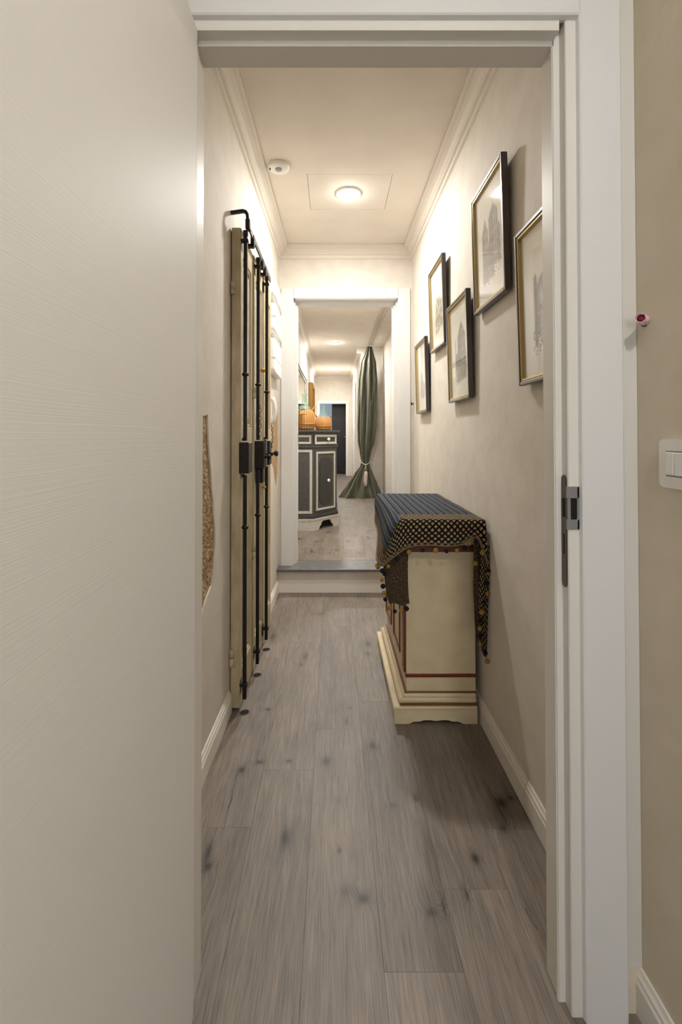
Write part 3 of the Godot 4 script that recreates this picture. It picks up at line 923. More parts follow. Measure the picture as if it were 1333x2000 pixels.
func framed_prints() -> void:
	var spots := [[3.15, 1.385, "farthest framed print low on the wall, a faint sketch of a tower"], [2.675, 1.742, "framed print in the upper row with a green tinted tower"], [2.225, 1.400, "middle framed print in the lower row, a pointed grey building"], [1.79, 1.748, "upper framed print nearest the viewer with two grey towers"], [1.32, 1.392, "nearest framed print in the lower row, partly behind the door frame"]]
	for k in 5:
		var w := 0.36
		var h := 0.497
		var t := thing("framed_print", spots[k][2], "picture", V(0.6435, spots[k][1], spots[k][0]), 0, "engravings along the right corridor wall")
		t.rotation.z = deg_to_rad(1.5)      # hung on a wire, leaning forward at the top
		# local axes: -x into the corridor, y up, +z towards the viewer
		var fr := begin()
		for e in [[-w / 2, -w / 2 + 0.013, 0.0, h], [w / 2 - 0.013, w / 2, 0.0, h], [-w / 2 + 0.013, w / 2 - 0.013, 0.0, 0.013], [-w / 2 + 0.013, w / 2 - 0.013, h - 0.013, h]]:
			box(fr, Vector3(-0.030, e[2], e[0]), Vector3(-0.006, e[3], e[1]), 0.0025)
		obj("frame", fr, M.frame_wood, t)
		var gl := begin()
		for e in [[-w / 2 + 0.0131, -w / 2 + 0.021, 0.0131, h - 0.0131], [w / 2 - 0.021, w / 2 - 0.0131, 0.0131, h - 0.0131], [-w / 2 + 0.021, w / 2 - 0.021, 0.0131, 0.021], [-w / 2 + 0.021, w / 2 - 0.021, h - 0.021, h - 0.0131]]:
			box(gl, Vector3(-0.027, e[2], e[0]), Vector3(-0.012, e[3], e[1]), 0.002)
		obj("gilt_liner", gl, M.gilt, t)
		var paper := begin()
		var a := Vector3(-0.014, 0.018, -w / 2 + 0.018)
		var b := Vector3(-0.014, h - 0.018, w / 2 - 0.018)
		for q in [[0, 0], [0, 1], [1, 1], [0, 0], [1, 1], [1, 0]]:
			paper.set_uv(Vector2(q[0], 1.0 - q[1]))
			paper.add_vertex(Vector3(a.x, lerpf(a.y, b.y, q[1]), lerpf(a.z, b.z, q[0])))
		var pm := StandardMaterial3D.new()
		pm.albedo_texture = etching(k)
		pm.roughness = 0.8
		obj("engraving", paper, pm, t)
		part_box("glass", t, Vector3(-0.0185, 0.018, -w / 2 + 0.018), Vector3(-0.0170, h - 0.018, w / 2 - 0.018), M.glass, 0)
		part_box("backing", t, Vector3(-0.011, 0.006, -w / 2 + 0.006), Vector3(-0.007, h - 0.006, w / 2 - 0.006), M.frame_wood, 0)

# ---------------------------------------------------------------- cream cabinet with red lines
func cabinet() -> void:
	var t := thing("side_cabinet", "low cream painted cabinet with red lines under the patterned cloth", "cabinet", V(0.44, 0, 2.32))
	var o := t.position
	var b := func(x0: float, x1: float, y0: float, y1: float, z0: float, z1: float) -> Array:
		return [V(x0, y0, z0) - o, V(x1, y1, z1) - o]
	var add := func(called: String, m: Material, boxes: Array, ch := 0.002) -> MeshInstance3D:
		var st := begin()
		for q in boxes:
			box(st, q[0], q[1], ch)
		return obj(called, st, m, t)
	add.call("body", M.cream, [b.call(0.318, 0.618, 0.12, 0.845, 1.978, 2.665)])
	add.call("top", M.cream, [b.call(0.294, 0.628, 0.845, 0.874, 1.945, 2.70)], 0.006)
	add.call("red_band", M.red, [b.call(0.312, 0.6185, 0.725, 0.752, 1.972, 2.671)], 0.003)
	add.call("red_band", M.red, [b.call(0.314, 0.6185, 0.186, 0.202, 1.974, 2.669)], 0.003)
	add.call("base_moulding", M.cream, [b.call(0.300, 0.6185, 0.102, 0.122, 1.962, 2.68), b.call(0.284, 0.6185, 0.084, 0.106, 1.958, 2.69)], 0.007)
	add.call("base_line", M.brown_line, [b.call(0.310, 0.618, 0.1215, 0.1275, 1.9705, 2.672), b.call(0.290, 0.618, 0.073, 0.086, 1.962, 2.686)], 0.002)
	# plinth with a scalloped lower edge on the end and on the front
	var pl := begin()
	var wave := func(u: float) -> float:
		var e := minf(u, 1.0 - u)
		return 0.0 if e < 0.16 else 0.010 * smoothstep(0.16, 0.24, e) + 0.006 * smoothstep(0.3, 0.36, e) - 0.003 * smoothstep(0.42, 0.5, e)
	var poly := PackedVector2Array()
	for i in 41:
		poly.append(Vector2(lerpf(0.264, 0.6185, i / 40.0), wave.call(i / 40.0)))
	poly.append(Vector2(0.6185, 0.073))
	poly.append(Vector2(0.264, 0.073))
	prism(pl, poly, V(0, 0, 1.975) - o, Vector3.RIGHT, Vector3.UP, Vector3(0, 0, 0.019))
	var poly2 := PackedVector2Array()
	for i in 41:
		poly2.append(Vector2(lerpf(1.975, 2.70, i / 40.0), wave.call(i / 40.0) * 1.6))
	poly2.append(Vector2(2.70, 0.073))
	poly2.append(Vector2(1.975, 0.073))
	prism(pl, poly2, V(0.264, 0, 0) - o, Vector3.FORWARD, Vector3.UP, Vector3(0.02, 0, 0))
	box(pl, V(0.30, 0.02, 2.0) - o, V(0.6185, 0.072, 2.69) - o)
	obj("plinth", pl, M.cream, t)
	add.call("plinth_edge", M.cream, [b.call(0.260, 0.6185, 0.060, 0.0735, 1.952, 2.704)], 0.004)
	# front towards the corridor: corner posts, door with raised fields
	add.call("corner_post", M.red, [b.call(0.308, 0.3205, 0.204, 0.724, 1.980, 2.02)], 0.003)
	add.call("corner_post", M.red, [b.call(0.308, 0.3205, 0.204, 0.724, 2.62, 2.66)], 0.003)
	for k in 2:
		var z0 := 2.035 + 0.30 * k
		var dr := begin()
		box(dr, V(0.306, 0.215, z0) - o, V(0.319, 0.70, z0 + 0.27) - o, 0.003)
		var door := obj("door", dr, M.cream, t)
		var ln := begin()
		for e in [[z0 + 0.03, z0 + 0.045, 0.25, 0.67], [z0 + 0.225, z0 + 0.24, 0.25, 0.67], [z0 + 0.03, z0 + 0.24, 0.25, 0.262], [z0 + 0.03, z0 + 0.24, 0.658, 0.67]]:
			box(ln, V(0.301, e[2], e[0]) - o, V(0.307, e[3], e[1]) - o, 0.002)
		obj("red_line", ln, M.red, door)
		var kn := begin(true)
		lathe(kn, [Vector2(0.005, 0), Vector2(0.005, 0.01), Vector2(0.011, 0.016), Vector2(0.010, 0.024), Vector2(0, 0.027)], V(0.306, 0.46, z0 + (0.25 if k == 0 else 0.02)) - o, 12, Basis(Vector3.BACK, PI / 2))
		obj("knob", kn, M.gilt_dark, door)

# ---------------------------------------------------------------- the patterned cloth
func cloth_texture() -> ImageTexture:
	# cloth space: 0.9 m across (u from x = 0.0), 1.2 m along (v from depth 1.55); 800 pixels a metre
	var n := noise(300, 1.0, 2)
	return paint(720, 960, func(px: int, py: int) -> Color:
		var x := px / 800.0
		var z := 1.55 + py / 800.0
		var jx := x + 0.0006 * n.get_noise_2d(x * 200.0, z * 200.0)
		var border := (z < 2.02 and x > 0.292 - maxf(0.0, 1.915 - z) * 1.1) or x > 0.62 or x < 0.17
		if border:
			var p := 0.0245
			var a := fposmod((jx + z) / p, 1.0)
			var b := fposmod((jx - z) / p, 1.0)
			if minf(a, 1.0 - a) < 0.19 or minf(b, 1.0 - b) < 0.19:
				return Color8(16, 9, 10)
			var i := int(floor((jx + z) / p))
			var j := int(floor((jx - z) / p))
			var h := posmod(i * 7 + j * 13 + i * j * 3, 11)
			var c := Color8(152, 136, 102)
			if h == 1:
				c = Color8(150, 108, 92)
			elif h == 4:
				c = Color8(150, 130, 76)
			elif h == 7:
				c = Color8(140, 136, 118)
			var edge := maxf(absf(a - 0.5), absf(b - 0.5))
			return c.lerp(Color8(70, 52, 34), clampf((edge - 0.27) * 6.0, 0.0, 1.0))
		var s := fposmod(x / 0.034, 1.0)
		if s < 0.30:
			return Color8(32, 46, 68) if fposmod(z / 0.008 + s, 1.0) < 0.6 else Color8(56, 74, 98)
		if s < 0.42 or s > 0.9:
			return Color8(104, 100, 88)
		if fposmod(z / 0.012 + x / 0.02, 1.0) < 0.45:
			return Color8(54, 58, 64)
		return Color8(16, 18, 26))

func cloth() -> void:
	var t := thing("tablecloth", "dark patterned cloth with pompom fringe draped over the cream cabinet", "tablecloth", V(0.44, 0.876, 2.32))
	var o := t.position
	var m := StandardMaterial3D.new()
	m.albedo_texture = cloth_texture()
	m.roughness = 0.95
	m.metallic_specular = 0.25
	var top := 0.8805
	# stations round the rim: top edge point, hem point (x, y, depth) and the hem's place in cloth space
	var P := [[0.266, 2.735], [0.266, 2.5], [0.270, 2.3], [0.275, 2.12], [0.283, 1.975], [0.292, 1.915], [0.312, 1.903], [0.35, 1.900], [0.41, 1.898], [0.47, 1.896], [0.53, 1.893], [0.57, 1.890], [0.605, 1.886], [0.630, 1.884]]
	var Q := [[0.250, 0.712, 2.73], [0.244, 0.705, 2.5], [0.226, 0.698, 2.3], [0.205, 0.694, 2.12], [0.192, 0.690, 1.985], [0.207, 0.686, 1.905], [0.246, 0.722, 1.888], [0.315, 0.768, 1.886], [0.40, 0.776, 1.886], [0.47, 0.773, 1.884], [0.53, 0.780, 1.880], [0.562, 0.806, 1.872], [0.598, 0.802, 1.868], [0.634, 0.700, 1.862]]
	var QU := [[0.10, 2.73], [0.10, 2.5], [0.10, 2.3], [0.10, 2.12], [0.10, 1.94], [0.12, 1.76], [0.22, 1.745], [0.33, 1.78], [0.41, 1.785], [0.47, 1.785], [0.53, 1.79], [0.57, 1.81], [0.605, 1.81], [0.65, 1.72]]
	var cols := []
	var uvs := []
	var hem := []
	var fine := 6
	for i in P.size() - 1:
		for s in fine:
			if i > 0 and s == 0 and false:
				continue
			var f := s / float(fine)
			cols.append(_station(P, Q, QU, i, f, top))
	cols.append(_station(P, Q, QU, P.size() - 2, 1.0, top))
	var pts := []
	for c in cols:
		var line := []
		var luv := []
		for j in 15:
			var p: Vector3 = c.call(j / 14.0)[0]
			var u: Vector2 = c.call(j / 14.0)[1]
			line.append(p - o)
			luv.append(Vector2(u.x / 0.9, (u.y - 1.55) / 1.2))
		pts.append(line)
		uvs.append(luv)
		hem.append(line[14])
	var st := begin(true)
	sheet(st, pts, uvs, true)
	# top: fan from the rim to the far and right edges
	var tp := []
	var tuv := []
	for i in 25:
		var line := []
		var luv := []
		var z := lerpf(1.92, 2.735, maxf(i - 1.0, 0.0) / 23.0)
		for j in 17:
			var xl := 0.266
			for k in 5:
				if z <= P[k][1] and z >= P[k + 1][1]:
					xl = lerpf(P[k + 1][0], P[k][0], (z - P[k + 1][1]) / (P[k][1] - P[k + 1][1]))
			if i < 2:
				xl = 0.292 if i == 0 else xl
			var x := lerpf(xl, 0.630, j / 16.0)
			var zz := z
			if i == 0:
				zz = P[13][1]
				for k in range(5, 13):
					if x >= P[k][0] and x <= P[k + 1][0]:
						zz = lerpf(P[k][1], P[k + 1][1], (x - P[k][0]) / (P[k + 1][0] - P[k][0]))
			var y := top + 0.0012 * sin(x * 40.0 + z * 9.0) * sin(z * 23.0)
			if i == 0 or j == 0:
				y = top
			line.append(V(x, y, zz) - o)
			luv.append(Vector2(x / 0.9, (zz - 1.55) / 1.2))
		tp.append(line)
		tuv.append(luv)
	sheet(st, tp, tuv, true)
	obj("sheet", st, m, t)
	# braid along the hem
	var br := begin(true)
	tube(br, hem, 0.0035, 6)
	obj("hem_braid", br, M.braid, t)
	var br2 := begin(true)
	var up := []
	for h in hem:
		up.append(h + Vector3(0, 0.011, 0.003))
	tube(br2, up, 0.0018, 6)
	obj("hem_braid", br2, M.braid, t)
	# turned-under corner showing the lining, and the long corner by the wall
	var tail := func(called: String, rows: Array, mm: Material, wave: float) -> void:
		var gp := []
		var gu := []
		for r in rows:
			var line := []
			var lu := []
			for j in 9:
				var f := j / 8.0
				line.append(V(lerpf(r[0], r[1], f), r[2] + 0.004 * sin(f * 7.0), r[3] + wave * sin(f * 9.0 + r[2] * 12.0)) - o)
				lu.append(Vector2(lerpf(0.62, 0.72, f) / 0.9, (r[2] + 0.4) / 1.2))
			gp.append(line)
			gu.append(lu)
		var s2 := begin(true)
		sheet(s2, gp, gu)
		obj(called, s2, mm, t)
	tail.call("lining_fold", [[0.212, 0.318, 0.76, 1.915], [0.214, 0.316, 0.68, 1.922], [0.222, 0.318, 0.60, 1.928], [0.232, 0.322, 0.545, 1.932], [0.240, 0.326, 0.515, 1.934]], M.lining, 0.006)
	tail.call("lining_fold", [[0.590, 0.640, 0.80, 1.905], [0.588, 0.638, 0.70, 1.902], [0.586, 0.636, 0.60, 1.900], [0.588, 0.632, 0.52, 1.898], [0.590, 0.630, 0.44, 1.898]], M.lining, 0.004)
	tail.call("hanging_corner", [[0.612, 0.643, 0.78, 1.872], [0.608, 0.643, 0.68, 1.876], [0.602, 0.642, 0.58, 1.880], [0.600, 0.641, 0.50, 1.884], [0.602, 0.641, 0.42, 1.888], [0.610, 0.640, 0.36, 1.890], [0.625, 0.638, 0.315, 1.892]], m, 0.004)
	# pompoms
	var spots := []
	for i in range(26, hem.size(), 4):
		spots.append(hem[i] + Vector3(0, -0.020, 0.002))
	spots.append(V(0.195, 0.664, 1.985) - o)
	for q in [[0.218, 0.650, 1.915], [0.208, 0.622, 1.918], [0.212, 0.596, 1.92], [0.216, 0.568, 1.922], [0.222, 0.540, 1.924], [0.240, 0.503, 1.926], [0.262, 0.489, 1.926], [0.288, 0.492, 1.926], [0.312, 0.500, 1.926], [0.636, 0.668, 1.862], [0.630, 0.625, 1.868], [0.634, 0.582, 1.87], [0.622, 0.545, 1.872], [0.612, 0.505, 1.874], [0.607, 0.470, 1.876], [0.604, 0.437, 1.878], [0.604, 0.405, 1.88], [0.607, 0.372, 1.882], [0.628, 0.335, 1.884], [0.636, 0.300, 1.886], [0.575, 0.772, 1.888], [0.590, 0.700, 1.89]]:
		spots.append(V(q[0], q[1], q[2]) - o)
	var pom := begin(true)
	lathe(pom, ball(0.0115), Vector3.ZERO, 10)
	pom.generate_normals()
	var pm := pom.commit()
	for i in spots.size():
		var mi := MeshInstance3D.new()
		mi.mesh = pm
		mi.material_override = M.pom_gold if i % 2 == 0 else M.pom_navy
		mi.position = spots[i]
		mi.rotation = Vector3(i, i * 2.0, 0)
		mi.scale = Vector3.ONE * (0.85 + 0.12 * sin(i * 2.3))
		put("pompom", mi, t)

func _station(P: Array, Q: Array, QU: Array, i: int, f: float, top: float) -> Callable:
	var p := Vector2(lerpf(P[i][0], P[i + 1][0], f), lerpf(P[i][1], P[i + 1][1], f))
	var a := maxi(i - 1, 0)
	var d := mini(i + 2, Q.size() - 1)
	var q := Vector3.ZERO
	for k in 3:
		q[k] = cubic_interpolate(Q[i][k], Q[i + 1][k], Q[a][k], Q[d][k], f)
	var qu := Vector2(lerpf(QU[i][0], QU[i + 1][0], f), lerpf(QU[i][1], QU[i + 1][1], f))
	return func(s: float) -> Array:
		# rolls over the edge, then falls
		var drop := s
		var bulge := sin(PI * minf(s * 1.6, 1.0)) * 0.007
		var x := lerpf(p.x, q.x, pow(s, 0.75)) - (bulge if i < 5 else 0.0)
		var z := lerpf(p.y, q.z, pow(s, 0.75)) - (bulge if i >= 5 else 0.0)
		var y := lerpf(top, q.y, drop * (0.55 + 0.45 * minf(1.0, s * 2.2)))
		return [V(x, y, z), p.lerp(qu, s)]

# ---------------------------------------------------------------- things on the left wall beyond the old door
func rounded_box(x0: float, x1: float, y0: float, y1: float, z0: float, z1: float, r: float, o: Vector3) -> SurfaceTool:
	var st := begin()
	var poly := PackedVector2Array()
	for c in [[z1 - r, y1 - r, 0], [z0 + r, y1 - r, 1], [z0 + r, y0 + r, 2], [z1 - r, y0 + r, 3]]:
		for i in 6:
			var a: float = PI / 2 * (c[2] + i / 5.0)
			poly.append(Vector2(c[0] + r * cos(a), c[1] + r * sin(a)))
	prism(st, poly, V(x0, 0, 0) - o, Vector3.FORWARD, Vector3.UP, Vector3(x1 - x0 - 0.008, 0, 0))
	var small := PackedVector2Array()
	var mid := Vector2((z0 + z1) / 2, (y0 + y1) / 2)
	for p in poly:
		small.append(mid + (p - mid) * Vector2(1.0 - 0.014 / (z1 - z0), 1.0 - 0.014 / (y1 - y0)))
	var n := poly.size()
	var xa := x1 - 0.008
	for i in n:
		var k := (i + 1) % n
		var A := V(xa, poly[i].y, poly[i].x) - o
		var B := V(xa, poly[k].y, poly[k].x) - o
		var C := V(x1, small[k].y, small[k].x) - o
		var D := V(x1, small[i].y, small[i].x) - o
		quad(st, A, B, C, D, A - (V(xa, mid.y, mid.x) - o))
	for i in n:
		var k := (i + 1) % n
		tri(st, V(x1, small[i].y, small[i].x) - o, V(x1, small[k].y, small[k].x) - o, V(x1, mid.y, mid.x) - o, Vector3.RIGHT)
	return st

func left_wall_things() -> void:
	var list := [[2.17, 2.30, 3.03, 3.50, 0.05, "white rounded fuse box high on the wall by the second doorway", "fuse box"], [1.945, 2.145, 3.10, 3.52, 0.045, "white door chime box below the fuse box", "door chime"], [1.66, 1.90, 3.10, 3.52, 0.045, "tall white rounded cover box above the intercom handset", "wall box"]]
	for q in list:
		var x := wall_x((q[2] + q[3]) / 2)
		var at := V(x, q[0], (q[2] + q[3]) / 2)
		var t := thing("wall_box", q[5], q[6], at)
		obj("cover", rounded_box(x + 0.003, x + q[4], q[0], q[1], q[2], q[3], 0.03, at), M.white_plastic, t)
		part_box("back_plate", t, V(x - 0.002, q[0] + 0.012, q[2] + 0.012) - at, V(x + 0.004, q[1] - 0.012, q[3] - 0.012) - at, M.grey_plastic, 0.001)
		if q[0] < 1.95:
			part_box("seam", t, V(x + 0.002, q[0] + 0.10, q[2] - 0.001) - at, V(x + q[4] + 0.0008, q[0] + 0.103, q[3] + 0.001) - at, M.grey_plastic, 0)
	# intercom handset
	var z := 3.08
	var x := wall_x(z)
	var at := V(x, 1.29, z)
	var t := thing("intercom", "white intercom handset with a dark cord beside the old door", "intercom", at)
	obj("base", rounded_box(x, x + 0.028, 1.30, 1.49, 3.04, 3.13, 0.02, at), M.white_plastic, t)
	var hs := begin(true)
	var path := []
	for i in 9:
		var f := i / 8.0
		path.append(V(x + 0.036 + 0.016 * sin(PI * f), lerpf(1.31, 1.485, f), 3.085) - at)
	tube(hs, path, 0.014, 10)
	obj("handset", hs, M.white_plastic, t)
	part_box("speaker_slot", t, V(x + 0.020, 1.345, 3.036) - at, V(x + 0.030, 1.43, 3.042) - at, M.black, 0.002)
	var cd := begin(true)
	var cp := []
	for i in 20:
		var f := i / 19.0
		cp.append(V(x + 0.03 + 0.012 * sin(f * PI), 1.31 - 0.2 * f, 3.05 - 0.03 * f) - at + Vector3(0.004 * cos(f * 40.0), 0, 0.004 * sin(f * 40.0)))
	tube(cd, cp, 0.0025, 6)
	obj("cord", cd, M.black, t)

func right_wall_things() -> void:
	# wall plug and switch on the beige side wall of the near room, hook by the second doorway
	var at := V(0.66, 1.471, 0.957)
	var p := thing("wall_plug", "pink paper-wrapped wall plug sticking out beside the door frame", "wall plug", at)
	var st := begin(true)
	var prof := [Vector2(0.0105, 0.0), Vector2(0.0105, 0.016), Vector2(0.0100, 0.034), Vector2(0.0080, 0.035), Vector2(0.0072, 0.029), Vector2(0.0, 0.028)]
	var lean := Basis(Vector3.UP, 0.75) * Basis(Vector3.BACK, PI / 2)
	lathe(st, prof, Vector3.ZERO, 18, lean)
	obj("sleeve", st, M.pink, p)
	st = begin(true)
	lathe(st, [Vector2(0.0074, 0.028), Vector2(0.0074, 0.0342), Vector2(0.0, 0.0338)], Vector3.ZERO, 14, lean)
	obj("core", st, M.rose, p)
	st = begin(true)
	lathe(st, [Vector2(0.0115, -0.001), Vector2(0.0118, 0.003), Vector2(0.0095, 0.004)], Vector3.ZERO, 18, Basis(Vector3.BACK, PI / 2))
	obj("hole_rim", st, M.black, p)
	for i in 7:
		var f := begin()
		var a := TAU * i / 7.0
		box(f, Vector3(-0.0031, 0.031, -0.0007), Vector3(0.0031, 0.039, 0.0007), 0.0003, Transform3D(lean * Basis(Vector3.UP, a), lean * Vector3(sin(a) * 0.0094, 0, cos(a) * 0.0094)))
		obj("torn_flap", f, M.pink, p)

	at = V(0.66, 1.128, 0.85)
	var s := thing("light_switch", "ivory light switch plate on the beige wall", "light switch", at)
	st = begin()
	var outline := PackedVector2Array()
	for c in [[0.058 - 0.012, 0.094 - 0.012, 0], [-0.058 + 0.012, 0.094 - 0.012, 1], [-0.058 + 0.012, 0.012, 2], [0.058 - 0.012, 0.012, 3]]:
		for i in 6:
			var a: float = PI / 2 * (c[2] + i / 5.0)
			outline.append(Vector2(c[0] + 0.012 * cos(a), c[1] + 0.012 * sin(a)))
	prism(st, outline, Vector3.ZERO, Vector3.FORWARD, Vector3.UP, Vector3(-0.009, 0, 0))
	obj("plate", st, M.ivory_plastic, s)
	for k in 3:
		var z := 0.0385 - 0.0235 * (k + 1)
		part_box("rocker" if k < 2 else "blank_key", s, Vector3(-0.0125, 0.025, -z - 0.0225), Vector3(-0.008, 0.069, -z), M.white_plastic if k == 1 else M.ivory_plastic, 0.0015)
	for y in [0.0225, 0.070]:
		part_box("slot", s, Vector3(-0.0096, y, -0.0385), Vector3(-0.0085, y + 0.0015, 0.034), M.steel_dark, 0)
	var hk := thing("wall_hook", "tiny black hook beside the second doorway", "hook", V(0.645, 1.48, 3.61))
	st = begin(true)
	lathe(st, [Vector2(0.004, 0), Vector2(0.004, 0.012), Vector2(0.012, 0.014), Vector2(0.012, 0.02), Vector2(0, 0.021)], Vector3.ZERO, 12, Basis(Vector3.BACK, PI / 2))
	obj("stud", st, M.black, hk)

# ---------------------------------------------------------------- upper hall
func hall_things() -> void:
	sideboard()
	demijohn(V(-0.325, 1.291, 5.24), 0.118, 0.225, 0.19, "larger wicker covered demijohn with a green glass neck")
	demijohn(V(-0.112, 1.291, 5.44), 0.092, 0.155, 0.13, "smaller round wicker demijohn at the sideboard corner")
	# sprig of leaves
	var sp := thing("leaf_sprig", "sprig of dark green leaves beside the larger demijohn", "plant", V(-0.375, 1.2905, 5.08))
	var st := begin(true)
	tube(st, [Vector3(0, 0, 0), Vector3(0.0, 0.14, 0), Vector3(0.01, 0.27, 0.01)], 0.004, 6)
	obj("stem", st, M.leaf_green, sp)
	for i in 7:
		var a := i * 2.1
		var lf := begin(true)
		var L := []
		for j in 5:
			var f := j / 4.0
			var w := 0.016 * sin(PI * minf(f + 0.06, 1.0))
			var dir := Vector3(cos(a), 0.5 - 0.4 * f, sin(a)) * 0.085 * f
			var side := Vector3(-sin(a), 0.2, cos(a))
			L.append([dir - side * w, dir + Vector3(0, 0.004, 0), dir + side * w])
		sheet(lf, L, [])
		var leaf := obj("leaf", lf, M.leaf_green, sp)
		leaf.position = Vector3(0.005, 0.16 + 0.018 * i, 0.004)
	# mirror and gilt frame on the left hall wall
	var mi := thing("wall_mirror", "large mirror in a thin dark frame above the sideboard", "mirror", V(-0.46, 1.40, 6.55))
	st = begin()
	for e in [[-1.05, -1.02, 0, 0.76], [1.02, 1.05, 0, 0.76], [-1.05, 1.05, 0, 0.03], [-1.05, 1.05, 0.73, 0.76]]:
		box(st, Vector3(0, e[2], e[0]), Vector3(0.028, e[3], e[1]), 0.004)
	obj("frame", st, M.steel_dark, mi)
	st = begin()
	for e in [[-1.02, -0.985, 0.03, 0.73], [0.985, 1.02, 0.03, 0.73], [-1.02, 1.02, 0.03, 0.065], [-1.02, 1.02, 0.695, 0.73]]:
		box(st, Vector3(0.002, e[2], e[0]), Vector3(0.020, e[3], e[1]), 0.004)
	obj("inner_frame", st, M.pale_line, mi)
	part_box("mirror_glass", mi, Vector3(0.004, 0.06, -0.99), Vector3(0.010, 0.70, 0.99), M.mirror, 0)
	var gf := thing("gilt_picture", "gilt framed picture on the hall wall beyond the mirror", "picture", V(-0.46, 1.30, 9.2))
	st = begin()
	for e in [[-0.45, -0.37, 0, 0.95], [0.37, 0.45, 0, 0.95], [-0.37, 0.37, 0, 0.08], [-0.37, 0.37, 0.87, 0.95]]:
		box(st, Vector3(0, e[2], e[0]), Vector3(0.085, e[3], e[1]), 0.012)
	obj("frame", st, M.gilt_dark, gf)
	part_box("canvas", gf, Vector3(0.004, 0.07, -0.38), Vector3(0.03, 0.88, 0.38), M.masonry, 0)
	# curtain track and curtain
	var tr := thing("curtain_track", "double white curtain track on the hall ceiling", "curtain track", V(0.62, CEIL, 5.9))
	for x in [-0.028, 0.030]:
		st = begin()
		box(st, Vector3(x - 0.013, -0.018, -1.7), Vector3(x - 0.007, 0, 2.05), 0.001)
		box(st, Vector3(x + 0.007, -0.018, -1.7), Vector3(x + 0.013, 0, 2.05), 0.001)
		box(st, Vector3(x - 0.013, -0.004, -1.7), Vector3(x + 0.013, 0, 2.05), 0.001)
		obj("rail", st, M.trim, tr)
	curtain()
	# door casing on the right hall wall and end doorway
	var dc := setting("trim_hall_casing", "white door casing on the right hall wall")
	part_box("casing", dc, V(0.475, UP, 9.7), V(0.505, 2.35, 9.85), M.lacquer, 0.003)
	part_box("casing", dc, V(0.475, UP, 10.6), V(0.505, 2.35, 10.72), M.lacquer, 0.003)
	part_box("head_casing", dc, V(0.475, 2.25, 9.85), V(0.505, 2.35, 10.6), M.lacquer, 0.003)
	part_box("door_panel", dc, V(0.488, UP, 9.85), V(0.502, 2.25, 10.6), M.leaf, 0.003)
	var d := setting("door_4", "white casing of the doorway at the end of the hall")
	for s in [1.0, -1.0]:
		var inner := 0.345 if s > 0 else -0.33
		part_box("casing", d, V(inner, UP, 11.685), V(inner + s * 0.075, 2.04, 11.72), M.lacquer, 0.003)
		part_box("jamb", d, V(inner, UP, 11.70), V(inner + s * 0.016, 2.05, 11.83), M.lacquer, 0.001)
	part_box("head_casing", d, V(-0.405, 2.04, 11.685), V(0.42, 2.115, 11.72), M.lacquer, 0.003)
	part_box("head_jamb", d, V(-0.33, 2.04, 11.70), V(0.345, 2.055, 11.83), M.lacquer, 0.001)
	# dark wardrobe in the room beyond
	var wd := thing("wardrobe", "tall dark wardrobe seen through the doorway at the hall end", "wardrobe", V(0.20, UP, 12.55))
	part_box("carcass", wd, Vector3(-0.22, 0, -0.28), Vector3(0.60, 2.2, 0.27), M.dark_wood, 0.004)
	part_box("door", wd, Vector3(-0.21, 0.06, 0.27), Vector3(0.185, 2.17, 0.29), M.dark_wood, 0.003)
	part_box("door", wd, Vector3(0.195, 0.06, 0.27), Vector3(0.59, 2.17, 0.29), M.dark_wood, 0.003)
	var hd := begin(true)
	tube(hd, [Vector3(0.165, 1.0, 0.29), Vector3(0.165, 1.0, 0.32), Vector3(0.10, 1.0, 0.325)], 0.008, 8)
	obj("handle", hd, M.steel, wd)

